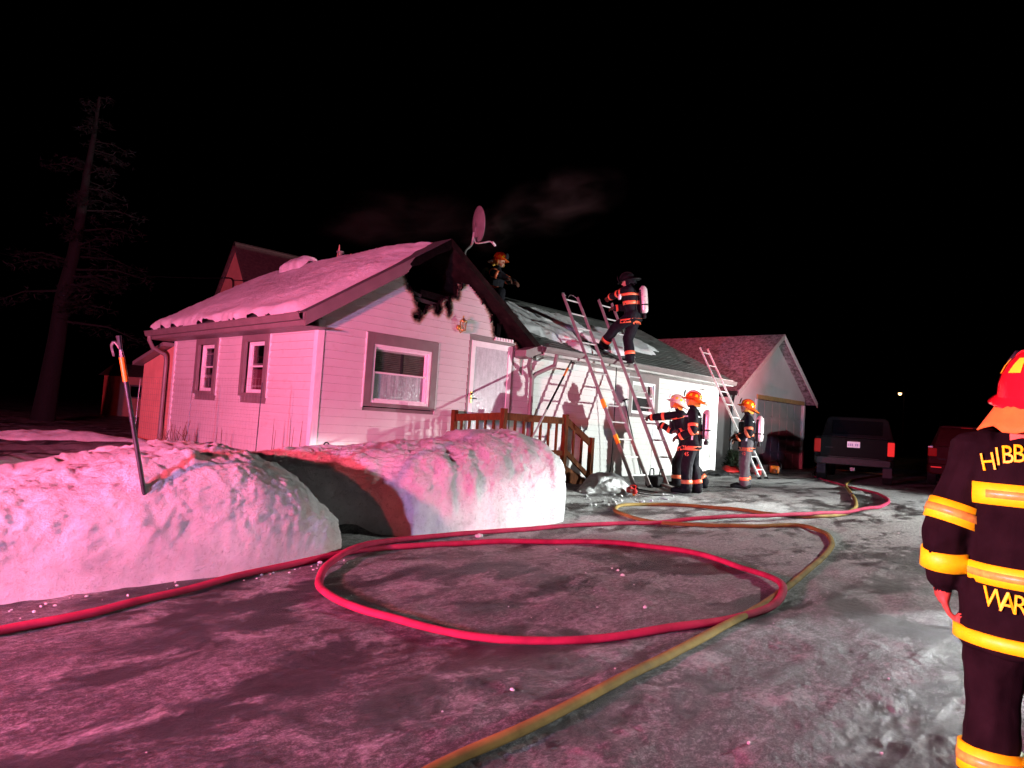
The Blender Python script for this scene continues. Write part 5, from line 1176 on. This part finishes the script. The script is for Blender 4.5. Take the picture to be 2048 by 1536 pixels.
pn = person('firefighter in the right foreground with his back turned, red helmet and yellow bands', n0, fn, J, suit='turnout_brown', glove='glove_orange', helmet='helmet_red', voxel=.0085, tank=None, hem=.70, hood='hood_orange', seed=6, fold=.015, bulk=1.10, flap=2.6, tail=.25, bunker=True, brim='helmet_red', grip=(.35, .5))
for t, w in ((.795, .082), (.40, .076)):
    pn['torso'](t-.02, w, 'trim_yellow', n=60, off=.006); pn['torso'](t-.02, w*.36, 'trim_ochre', n=60, off=.010)
pn['torso'](.065, .050, 'trim_yellow', n=60, off=.014)
for k in 'lr':
    pn['limb']('sh'+k, 'el'+k, .80, .085, 'trim_yellow'); pn['limb']('sh'+k, 'el'+k, .80, .03, 'trim_ochre', off=.012)
    pn['limb']('el'+k, 'wr'+k, .62, .075, 'trim_yellow'); pn['limb']('knee'+k, 'ankle'+k, .62, .10, 'trim_yellow'); pn['limb']('knee'+k, 'ankle'+k, .62, .036, 'trim_ochre', off=.012)
for ch, x, y, sz, tl in (('H', 1976, 926, .098, .20), ('I', 1996, 915, .098, .14), ('B', 2016, 911, .098, .08), ('B', 2039, 909, .098, .03), ('W', 1990, 1206, .105, -.06), ('A', 2016, 1210, .105, -.04), ('R', 2040, 1213, .105, -.02)):
    lp_ = local_of(n0, fn, CAM+ray(x, y)*2.60); decal(pn, ch, sz, (lp_[0], lp_[1], lp_[2]), 'trim_yellow', (0, 1, 0), 'letter', tl, .013, .74)

lp_ = local_of(n0, fn, CAM+ray(2042, 868)*2.6); h_ = pn['bvh'].ray_cast(Vector((lp_[0], -1, lp_[2])), Vector((0, 1, 0)))
if h_[0] is not None:
    q_ = A(h_[0]); MB().prism([q_+A([-.03, -.012, -.03]), q_+A([.03, -.012, -.03]), q_+A([.03, -.012, .02]), q_+A([-.032, -.012, .025])], (0, .006, 0)).build('hanger_tab', 'trim_orange', pn['T'])
# ================================================================== SATELLITE DISH, LANTERN
ds = thing('satellite_dish', 'grey satellite dish standing above the burnt ridge', 'satellite dish', (2.78, .35, 4.05))
dc = on_plane(955, 448, 1, .35); nrmv = nrm(A([RT[0], RT[1], 0])*.90+AWAY*.42+A([0, 0, .10])); dx_, dy_, da_ = frame(nrmv)
rows_ = [[dc+da_*(.07*r*r-.035)+dx_*math.cos(t)*.30*r+dy_*math.sin(t)*.335*r for t in np.linspace(0, 2*PI, 32, endpoint=False)] for r in (.02, .25, .5, .75, .95, 1.0)]
d_ = MB().grid(rows_, closed_v=True).build('dish_bowl', 'dish_grey', ds, smooth='all'); d_.modifiers.new('s', 'SOLIDIFY').thickness = .014
k0 = dc-da_*.06-np.array([0, 0, .17]); MB().prism([k0-dx_*.05-dy_*.0+A([0, 0, -.10]), k0+dx_*.05+A([0, 0, -.10]), k0+dx_*.05+A([0, 0, .10]), k0-dx_*.05+A([0, 0, .10])], tuple(da_*.07)).build('mount_bracket', 'dish_grey', ds, bevel=.008)
fp = on_plane(931, 502, 1, .30); MB().tube(catmull([fp-A([0, 0, .12]), fp, on_plane(943, 490, 1, .32), on_plane(946, 478, 1, .35), k0], .04), .020, 8).build('mast', 'aluminium', ds, smooth=True)
MB().tube(catmull([k0+A([0, 0, -.08]), on_plane(952, 486, 1, .33), on_plane(968, 485, 1, .25), on_plane(980, 483, 1, .2), on_plane(990, 489, 1, .15)], .04), .014, 8).build('feed_arm', 'aluminium', ds, smooth=True)
e_ = on_plane(987, 487, 1, .16); MB().tube([e_-A([.03, 0, -.02]), e_+A([.05, 0, -.03])], .026, 8).build('receiver_head', 'aluminium', ds, smooth=True)
lc = on_plane(923, 655, 1, -.10); ln = thing('wall_lantern', 'brass lantern fixed to the burnt gable beside the storm door', 'lantern', (lc[0], 0, lc[2]))
MB().lathe([(.001, -.03), (.045, -.028), (.05, -.02), (.05, 0), (.001, 0)], 16, (lc[0], -.022, lc[2]), (0, 1, 0)).build('wall_plate', 'brass', ln, smooth=True)
MB().tube(catmull([(lc[0], -.03, lc[2]-.02), (lc[0], -.08, lc[2]-.09), (lc[0], -.13, lc[2]-.05)], .02), .009, 6).build('arm', 'brass', ln, smooth=True)
cg = A([lc[0], -.14, lc[2]-.05])
for a in range(6):
    t = a*PI/3; p = cg+A([math.cos(t)*.045, math.sin(t)*.045, 0]); q = cg+A([math.cos(t)*.062, math.sin(t)*.062, .15]); MB().tube([p, q], .006, 5).build('cage_bar', 'brass', ln)
MB().lathe([(.001, -.03), (.02, -.02), (.05, -.006), (.05, .006), (.001, .008)], 12, cg).build('base_ring', 'brass', ln, smooth=True)
MB().lathe([(.072, .145), (.074, .155), (.04, .19), (.018, .205), (.012, .23), (.018, .245), (.001, .26)], 12, cg).build('roof_cap', 'brass', ln, smooth=True)
MB().lathe([(.040, .01), (.055, .145)], 6, cg).build('glass_chimney', 'glass', ln, smooth=True)

# ================================================================== POLES AND TOOLS
bl = BVHTree.FromObject(bank_l, bpy.context.evaluated_depsgraph_get()); d = ray(288, 984); h = bl.ray_cast(Vector(CAM), Vector(nrm(d)), 20)
pb_ = A(h[0]) if h[0] is not None else gp(288, 985, .7)
D = float((pb_-CAM)@FW); pt = CAM+ray(239, 684)*(D-.10); po = thing('pike_pole', 'dark pike pole with an orange grip stuck upright in the left snow bank', 'pike pole', tuple(pb_))
ax = nrm(pt-pb_); ln_ = np.linalg.norm(pt-pb_)
MB().tube([pb_-ax*.22, pb_+ax*ln_*.74], .017, 10).build('shaft', 'dark_metal', po, smooth=True)
MB().tube([pb_+ax*ln_*.74, pb_+ax*ln_*.90], .0195, 10).build('grip', 'orange_plastic', po, smooth=True)
MB().tube([pb_+ax*ln_*.90, pb_+ax*ln_*.955], [.018, .010], 8).build('socket', 'steel', po, smooth=True)
hk = pb_+ax*ln_*.95; sd = -A([RT[0], RT[1], 0]); MB().tube(catmull([hk, hk+ax*.05+sd*.03, hk+ax*.03+sd*.06, hk-ax*.05+sd*.055], .02), [.012]*9 if 0 else .010, 6).build('hook', 'steel', po, smooth=True)
MB().tube([hk, hk+ax*.10], [.012, .018], 8).build('spike', 'dark_metal', po, smooth=True)
p0 = on_plane(1046, 912, 1, -2.02); p1 = on_plane(1143, 722, 1, -.50); ax = nrm(p1-p0); ln_ = np.linalg.norm(p1-p0)
pk = thing('pike_pole', 'long pike pole leaning from the white snow bank up to the wing gutter', 'pike pole', tuple(p0))
MB().tube([p0-ax*.35, p0+ax*ln_*.42], .018, 10).build('shaft', 'aluminium', pk, smooth=True)
MB().tube([p0+ax*ln_*.42, p0+ax*ln_*.80], .0185, 10).build('shaft', 'black_plastic', pk, smooth=True)
MB().tube([p0+ax*ln_*.80, p0+ax*ln_*.90], .021, 10).build('grip', 'orange_plastic', pk, smooth=True)
MB().tube([p0+ax*ln_*.90, p1], .017, 10).build('socket', 'dark_metal', pk, smooth=True)
sd = A([RT[0], RT[1], 0]); MB().tube(catmull([p1-ax*.08, p1-ax*.06+sd*.06, p1-ax*.14+sd*.09], .02), .011, 6).build('hook', 'dark_metal', pk, smooth=True)
# rope hanging from the gutter and a black tool on the ladder
r0 = on_plane(1233, 735, 1, -.49); m = MB().tube(catmull([r0, on_plane(1230, 800, 1, -.40), on_plane(1226, 880, 1, -.30), on_plane(1222, 930, 1, -.25), on_plane(1219, 945, 1, -.22)], .08), .011, 6); tag(m.build('rope', 'black_rubber', smooth=True), 'dark rope hanging down the wing wall from the gutter', 'rope')
hx = thing('halligan_bar', 'dark metal pry bar standing against the wing wall under its window', 'pry bar', tuple(on_plane(1283, 950, 1, -.12)))
q0, q1 = on_plane(1283, 952, 1, -.16), on_plane(1249, 800, 1, -.05); MB().tube([q0, q1], .014, 8).build('shaft', 'dark_metal', hx, smooth=True)
a_ = nrm(q1-q0); MB().beam(q1-A([.06, 0, .02]), q1+A([.10, 0, .03]), .03, .04).build('adze', 'dark_metal', hx, bevel=.005); MB().tube([q1, q1+A([0, -.14, .02])], [.016, .003], 6).build('pick', 'dark_metal', hx); MB().beam(q0, q0-a_*.10, .04, .02).build('fork', 'dark_metal', hx, bevel=.004)
# clutter on the ground
def lump(name, label, cat, pix, size, mat, seed, squash=.5):
    c = gp(*pix); rr = random.Random(seed); n1, n2 = 14, 9; rows2 = []
    for i in range(n2):
        ph = PI/2*i/(n2-1); rows2.append([c+A([math.cos(t)*math.cos(ph)*size[0], math.sin(t)*math.cos(ph)*size[1], math.sin(ph)**.8*size[2]]) for t in np.linspace(0, 2*PI, n1, endpoint=False)])
    P = A(rows2).reshape(-1, 3); P = P+(fbm(P*7+seed, 4, seed)*min(size)*.55)[:, None]*A([1, 1, .8]); o = MB().grid(P.reshape(n2, n1, 3).tolist(), closed_v=True).build(name, mat, smooth='all'); return tag(o, label, cat)
tb_ = thing('tool_bag', 'black canvas tool bag at the wall behind the ladder feet', 'bag', tuple(gp(1312, 974)), rotz=.2, bake=False)
MB().box(-.26, .26, -.14, .14, 0, .22).build('bag_body', 'black_rubber', tb_, bevel=.05); MB().box(-.24, .24, -.02, .02, .215, .235).build('zip', 'dark_metal', tb_)
for y in (-.1, .1): MB().tube(catmull([(-.12, y, .18), (-.08, y, .33), (.08, y, .33), (.12, y, .18)], .04), .012, 6).build('bag_handle', 'black_rubber', tb_, smooth=True)
lump('tarpaulin', 'dark crumpled tarpaulin at the foot of the wing corner', 'tarpaulin', (1432, 950), (.5, .3, .13), 'black_rubber', 5)
lump('tarpaulin', 'red crumpled tarpaulin between the wing corner and the lone firefighter', 'tarpaulin', (1462, 944), (.45, .3, .15), 'red_plastic', 6)
lump('jug', 'small round red container in the gap beside the garage', 'container', (1442, 912), (.18, .18, .2), 'red_plastic', 8)
def saw(label, pix, rot, sc=1.0):
    c = gp(*pix); t = thing('power_saw', label, 'saw', tuple(c), rotz=rot, bake=False)
    MB().box(-.15*sc, .15*sc, -.11*sc, .11*sc, .05*sc, .24*sc).build('motor_housing', 'orange_plastic', t, bevel=.03*sc)
    MB().box(-.13*sc, .10*sc, -.10*sc, .10*sc, .01*sc, .052*sc).build('base', 'black_plastic', t, bevel=.01)
    MB().tube(catmull([(-.12*sc, -.13*sc, .10*sc), (-.10*sc, -.14*sc, .30*sc), (0, -.02, .36*sc), (.08*sc, .12*sc, .30*sc), (.08*sc, .13*sc, .10*sc)], .04), .015*sc, 8).build('front_handle', 'black_plastic', t, smooth=True)
    MB().tube(catmull([(.13*sc, 0, .22*sc), (.28*sc, 0, .25*sc), (.33*sc, 0, .16*sc), (.24*sc, 0, .08*sc), (.13*sc, 0, .08*sc)], .04), .018*sc, 8).build('rear_handle', 'black_plastic', t, smooth=True)
    MB().prism([(-.14*sc, -.02, .07*sc), (-.60*sc, -.02, .08*sc), (-.63*sc, -.02, .11*sc), (-.60*sc, -.02, .15*sc), (-.14*sc, -.02, .17*sc)], (0, .02, 0)).build('guide_bar', 'steel', t, bevel=.004)
    MB().lathe([(.001, 0), (.05*sc, .0), (.05*sc, .02), (.001, .025)], 14, (-.02, -.115*sc, .15*sc), (0, -1, 0)).build('starter_cover', 'trim_silver', t, smooth=True); return t
saw('orange chainsaw lying on the ice behind the lone firefighter', (1548, 950), .5, 1.15)
saw('orange chainsaw with a pale handle on the ice behind the maroon car', (1886, 962), 2.6, .9)
bx_ = thing('fuel_can', 'squat red fuel can beside the foot of the narrow ladder', 'fuel can', tuple(gp(1516, 950)), rotz=.4, bake=False)
MB().box(-.13, .13, -.09, .09, 0, .24).build('can_body', 'red_plastic', bx_, bevel=.02); MB().tube([(.06, 0, .24), (.10, 0, .30), (.20, 0, .33)], .018, 8).build('spout', 'black_plastic', bx_, smooth=True); MB().tube(catmull([(-.10, 0, .23), (-.08, 0, .30), (.0, 0, .30), (.03, 0, .23)], .03), .012, 6).build('can_handle', 'red_plastic', bx_, smooth=True)
nz = thing('hose_nozzle', 'red hose nozzle lying by the small snow pile at the steps', 'nozzle', tuple(gp(1264, 990)), rotz=.9, bake=False)
MB().lathe([(.02, -.16), (.045, -.15), (.045, -.03), (.035, 0), (.035, .06), (.06, .10), (.06, .17), (.001, .17)], 14, (0, 0, .07), (1, 0, 0)).build('barrel', 'red_plastic', nz, smooth=True); MB().tube(catmull([(-.02, .03, .08), (-.04, .05, .16), (-.04, -.05, .16), (-.02, -.03, .08)], .03), .010, 6).build('bail_handle', 'red_plastic', nz, smooth=True); MB().beam((-.06, 0, .05), (-.10, 0, .0), .03, .04).build('grip', 'orange_plastic', nz)
ab = gp(1362, 984); bd = MB().beam(gp(1320, 974)+A([0, 0, .06]), gp(1358, 986)+A([0, 0, .05]), .10, .05); tag(bd.build('ladder_stabiliser', 'ladder_rail', bevel=.006), 'flat aluminium ladder section lying across the ladder feet', 'ladder')
# hook-shaped iron and wire fence at the left wall
m = MB().tube(catmull([on_plane(644, 905, 1, -.35), on_plane(647, 892, 1, -.35), on_plane(651, 885, 1, -.35), on_plane(657, 887, 1, -.35), on_plane(659, 896, 1, -.35)], .03), .012, 6); tag(m.build('garden_hook', 'dark_metal', smooth=True), 'small bent iron garden hook at the house corner', 'garden hook')
fe_ = thing('wire_fence', 'thin wire mesh fence in front of the pink-lit left wall', 'fence', (-.75, 2.5, .5)); mb = MB()
for k in range(13): mb.tube([(-.75+.02*math.sin(k), .15, .55+k*.105), (-.75, 2.6, .53+k*.105), (-.75, 5.1, .55+k*.105)], .0012, 4)
for k in range(50): y = .15+k*.101; mb.tube([(-.75, y, .5), (-.75, y, 1.82)], .0010, 4)
tag(mb.build('wire_mesh', 'wire', fe_), kind='stuff')
for y in (.15, 2.6, 5.1): MB().tube([(-.77, y, .3), (-.77+.02, y, 1.75)], .007, 6).build('stake', 'dark_metal', fe_)
rr = random.Random(4)
for k, (x, y, n_) in enumerate(((438, 880, 3), (548, 890, 2), (590, 885, 3))):
    c = on_plane(x, y+10, 0, -.30); t = thing('dry_weed', ['dry weed stalks by the left small window wall', 'single dry weed stalk in the orange-lit strip of the left wall', 'dry weed stalks close to the house corner'][k], 'weed', tuple(c)); 
    for q in range(n_):
        p = c+A([rr.uniform(-.05, .05), rr.uniform(-.15, .15), -.1]); e = p+A([rr.uniform(-.05, .05), rr.uniform(-.06, .06), rr.uniform(.35, .6)]); MB().tube([p, (p+e)/2+A([.01, .02, 0]), e], [.006, .005, .002], 5).build('stalk', 'dry_stalk', t)
for k in range(9):
    c = on_plane(325+k*5, 885, 0, -.5); 
wd = thing('dry_brush', 'tangle of dry twigs at the far end of the left wall', 'brush', tuple(on_plane(340, 886, 0, -.4)))
for k in range(26):
    c = on_plane(308+rr.random()*60, 889, 0, -.4); e = c+A([rr.gauss(0, .06), rr.gauss(0, .08), rr.uniform(.15, .45)]); m_ = (c+e)/2+A([rr.gauss(0, .05), rr.gauss(0, .05), 0]); MB().tube([c-A([0, 0, .1]), m_, e], [.008, .006, .003], 5).build('twig', 'dry_stalk', wd)
# overhead service wire
q0 = CAM+ray(-60, 490)*30; q1 = A(on_plane(458, 556, 0, 5.85)); m = MB().tube([q0+(q1-q0)*t+A([0, 0, -1.6*t*(1-t)]) for t in np.linspace(0, 1, 24)], .012, 5); tag(m.build('service_wire', 'black_rubber'), 'thin overhead wire running to the neighbour house at left', 'wire')
q0 = on_plane(466, 560, 0, 5.9); q1 = A([1.45, -.05, 3.93]); m = MB().tube([q0+(q1-q0)*t+A([0, 0, -.5*t*(1-t)]) for t in np.linspace(0, 1, 24)], .012, 5); tag(m.build('service_wire', 'black_rubber'), 'dark overhead wire crossing the roof snow to the burnt gable', 'wire')

# ================================================================== VEHICLES
def wheel(parent, c, side_v, r=.37, w=.24):
    s = nrm(side_v); o = MB().lathe([(r*.62, -w/2), (r*.93, -w/2), (r, -w*.36), (r, w*.36), (r*.93, w/2), (r*.62, w/2)], 26, c, s).build('wheel', 'black_rubber', parent, smooth=True)
    MB().lathe([(.001, -.02), (r*.60, -.03), (r*.63, w*.42), (r*.58, w*.30), (r*.2, w*.22), (.06, w*.34), (.001, w*.34)], 20, c, s).build('rim', 'aluminium', o, smooth=True)
def vloft(secs, name, mat, parent, bevel=.03):   # secs: (y, [(x, z) ...] right half from bottom to top), mirrored
    rows3 = []
    for y, half in secs: rows3.append([(x, y, z) for x, z in half]+[(-x, y, z) for x, z in half[::-1]])
    m = MB(); m.grid(rows3, closed_v=True); n = len(rows3[0]); m.f += [tuple(range(n)), tuple((len(rows3)-1)*n+i for i in range(n))]; m.m += [0, 0]; return m.build(name, mat, parent, smooth=True, bevel=bevel)
def boxp(name, mat, par, x0, x1, y0, y1, z0, z1, bevel=.012): return MB().box(x0, x1, y0, y1, z0, z1).build(name, mat, par, bevel=bevel)
# pickup: tail towards us (local +Y is forward)
tp = gp(1704, 968); az = math.radians(74); tk_ = thing('pickup_truck', 'dark pickup truck parked tail-on before the garage', 'pickup truck', (tp[0], tp[1], .33), rotz=-az, bake=False)
lo = [(.93, .62), (.98, .80), (.985, 1.02), (.95, 1.22), (.90, 1.24)]
vloft([(.05, lo), (2.0, lo)], 'bed', 'truck_paint', tk_); boxp('bed_floor', 'black_plastic', tk_, -.80, .80, .12, 1.95, 1.10, 1.245, .0)
vloft([(2.02, [(.94, .55), (.99, .85), (.985, 1.10), (.93, 1.28), (.80, 1.78), (.70, 1.84)]), (3.6, [(.94, .55), (.99, .85), (.985, 1.10), (.93, 1.28), (.80, 1.80), (.70, 1.86)]), (4.25, [(.94, .55), (.99, .85), (.985, 1.10), (.92, 1.24), (.88, 1.27), (.70, 1.28)]), (5.45, [(.90, .55), (.96, .85), (.94, 1.05), (.88, 1.15), (.80, 1.18), (.60, 1.19)])], 'cab', 'truck_paint', tk_)
boxp('rear_window', 'dark_glass', tk_, -.66, .66, 2.0, 2.018, 1.34, 1.74)
tg = boxp('tailgate', 'truck_paint', tk_, -.80, .80, .0, .06, .68, 1.22); boxp('gate_handle', 'black_plastic', tg, -.10, .10, -.015, .0, 1.10, 1.17); boxp('badge', 'chrome', tg, -.68, -.50, -.008, -.001, .93, .96, .003)
pl_ = boxp('license_plate', 'plate', tk_, -.155, .155, -.03, -.012, .97, 1.13, .008)
for k in range(6):
    if k != 3: boxp('plate_character', 'plate_blue', pl_, -.125+k*.042, -.10+k*.042, -.034, -.031, 1.01, 1.075, .0)
for s in (-1, 1):
    boxp('tail_light', 'tail_lamp' if s > 0 else 'tail_lamp_dim', tk_, *(sorted((s*.80, s*.96))), .0, .05, .80, 1.16, .02)
bp = vloft([(-.20, [(.86, .50), (.88, .56), (.88, .68), (.80, .70)]), (.02, [(.94, .50), (.96, .56), (.96, .68), (.90, .70)])], 'rear_bumper', 'chrome', tk_, .02); boxp('step_pad', 'black_plastic', bp, -.6, .6, -.18, -.02, .70, .712, .0)
boxp('tow_hitch', 'dark_metal', tk_, -.06, .06, -.26, -.1, .36, .46); boxp('mudguard', 'black_plastic', tk_, .70, .92, .55, .57, .22, .56, 0); boxp('mudguard', 'black_plastic', tk_, -.92, -.70, .55, .57, .22, .56, 0)
for s in (-1, 1):
    for y in (1.05, 4.55): wheel(tk_, (s*.82, y, .37), (s, 0, 0))
# maroon car
vp = gp(1930, 978); az = math.radians(79); sv = thing('sport_utility_vehicle', 'maroon sport utility vehicle parked tail-on at the right, half hidden by the firefighter', 'car', (vp[0], vp[1], .33), rotz=-az, bake=False)
def S_(w, wr, zt, zb=.42): return [(w-.06, zb), (w, .62), (w+.01, .85), (w-.02, 1.08), (wr+.04, 1.55*zt/1.78), (wr-.02, zt-.05), (wr-.16, zt)]
vloft([(.02, [(.86, .45), (.90, .62), (.91, .88), (.86, 1.08), (.80, 1.12), (.76, 1.14), (.70, 1.15)]), (.16, S_(.93, .68, 1.62)), (.36, S_(.945, .70, 1.77)), (1.6, S_(.95, .71, 1.80)), (2.6, S_(.95, .69, 1.77)), (3.35, [(.89, .42), (.95, .62), (.955, .85), (.92, 1.05), (.86, 1.09), (.80, 1.11), (.64, 1.13)]), (4.5, [(.84, .42), (.90, .62), (.90, .80), (.84, .95), (.78, .98), (.70, 1.0), (.54, 1.01)])], 'body', 'suv_paint', sv)
m = MB().prism([(-.66, .045, 1.16), (.66, .045, 1.16), (.58, .29, 1.64), (-.58, .29, 1.64)], (0, -.02, .004)); m.build('rear_window', 'dark_glass', sv)
boxp('roof_spoiler', 'suv_paint', sv, -.62, .62, .14, .42, 1.70, 1.745); boxp('high_brake_light', 'tail_lamp_dim', sv, -.14, .14, .125, .142, 1.70, 1.725, .004)
hg = MB().beam((-.30, -.01, 1.15), (.30, -.01, 1.17), .02, .02); hg.build('rear_wiper', 'black_plastic', sv)
boxp('chrome_strip', 'chrome', sv, -.42, .42, -.012, .02, .985, 1.035, .006); pp_ = boxp('license_plate', 'plate', sv, -.155, .155, -.012, .02, .78, .93, .006); boxp('badge', 'chrome', sv, -.66, -.46, -.0, .02, .78, .81, .003)
for s in (-1, 1):
    boxp('tail_light', 'tail_lamp_dim', sv, *(sorted((s*.70, s*.925))), .0, .16, .86, 1.10, .03); boxp('bumper_reflector', 'glowing_reflector', sv, *(sorted((s*.58, s*.84))), -.07, -.045, .545, .575, .004); boxp('clear_lens', 'trim_silver', sv, *(sorted((s*.80, s*.925))), .02, .10, 1.105, 1.15, .01)
vloft([(-.06, [(.80, .36), (.88, .42), (.90, .60), (.84, .66)]), (.10, [(.90, .36), (.95, .42), (.96, .60), (.92, .66)])], 'rear_bumper', 'suv_paint', sv, .03); boxp('bumper_skid', 'aluminium', sv, -.52, .52, -.075, -.02, .40, .50)
for s in (-1, 1):
    for y in (.95, 3.65): wheel(sv, (s*.84, y, .36), (s, 0, 0), .36, .23)
MB().tube([(-.66, .3, 1.60), (-.66, .25, 1.85)], .004, 5).build('aerial', 'black_plastic', sv)

# ================================================================== SMOKE drifting off the burnt ridge
def smoke(label, c, rad, dens, seed, rot=0.0):
    bm = bmesh.new(); bmesh.ops.create_icosphere(bm, subdivisions=3, radius=1.0); me = bpy.data.meshes.new('smoke'); bm.to_mesh(me); bm.free()
    o = bpy.data.objects.new('smoke', me); COL.objects.link(o); o.location = c; o.scale = rad; o.rotation_euler = (0, rot, -YAW)
    m = bpy.data.materials.new('smoke_volume'); m.use_nodes = True; t = m.node_tree; t.nodes.clear(); out = t.nodes.new('ShaderNodeOutputMaterial'); v = t.nodes.new('ShaderNodeVolumePrincipled'); tc = t.nodes.new('ShaderNodeTexCoord')
    no = t.nodes.new('ShaderNodeTexNoise'); no.inputs['Scale'].default_value = 1.7; no.inputs['Detail'].default_value = 4; no.inputs['Distortion'].default_value = .8; mp = t.nodes.new('ShaderNodeMapping'); mp.inputs['Location'].default_value = (seed, seed*.7, 0)
    t.links.new(tc.outputs['Object'], mp.inputs[0]); t.links.new(mp.outputs[0], no.inputs['Vector'])
    ln2 = t.nodes.new('ShaderNodeVectorMath'); ln2.operation = 'LENGTH'; t.links.new(tc.outputs['Object'], ln2.inputs[0])
    mr = t.nodes.new('ShaderNodeMapRange'); mr.inputs[1].default_value = 1.0; mr.inputs[2].default_value = .25; mr.inputs[3].default_value = 0; mr.inputs[4].default_value = 1; t.links.new(ln2.outputs['Value'], mr.inputs[0])
    nr = t.nodes.new('ShaderNodeMapRange'); nr.inputs[1].default_value = .45; nr.inputs[2].default_value = .75; nr.inputs[3].default_value = 0; nr.inputs[4].default_value = dens; t.links.new(no.outputs['Fac'], nr.inputs[0])
    mu = t.nodes.new('ShaderNodeMath'); mu.operation = 'MULTIPLY'; t.links.new(mr.outputs[0], mu.inputs[0]); t.links.new(nr.outputs[0], mu.inputs[1]); t.links.new(mu.outputs[0], v.inputs['Density']); v.inputs['Color'].default_value = (.72, .50, .49, 1); v.inputs['Anisotropy'].default_value = 0.2  # red of the beacons put into the grey smoke's colour
    t.links.new(v.outputs[0], out.inputs['Volume']); me.materials.append(m); return tag(o, label, 'smoke', kind='stuff')
smoke('thin smoke drifting away right above the satellite dish', on_plane(1120, 405, 1, 2.4), (1.9, 1.1, .9), .24, 1.0, -.35)
smoke('wisp of smoke curling round the foot of the satellite dish', on_plane(985, 462, 1, 1.2), (.9, .6, .5), .30, 9.0, -.4)
smoke('faint smoke rising behind the snowy roof ridge', on_plane(800, 440, 1, 3.0), (2.0, 1.1, .7), .12, 5.0, -.1)
for o in bpy.data.objects:
    if 'bake' in o: del o['bake']
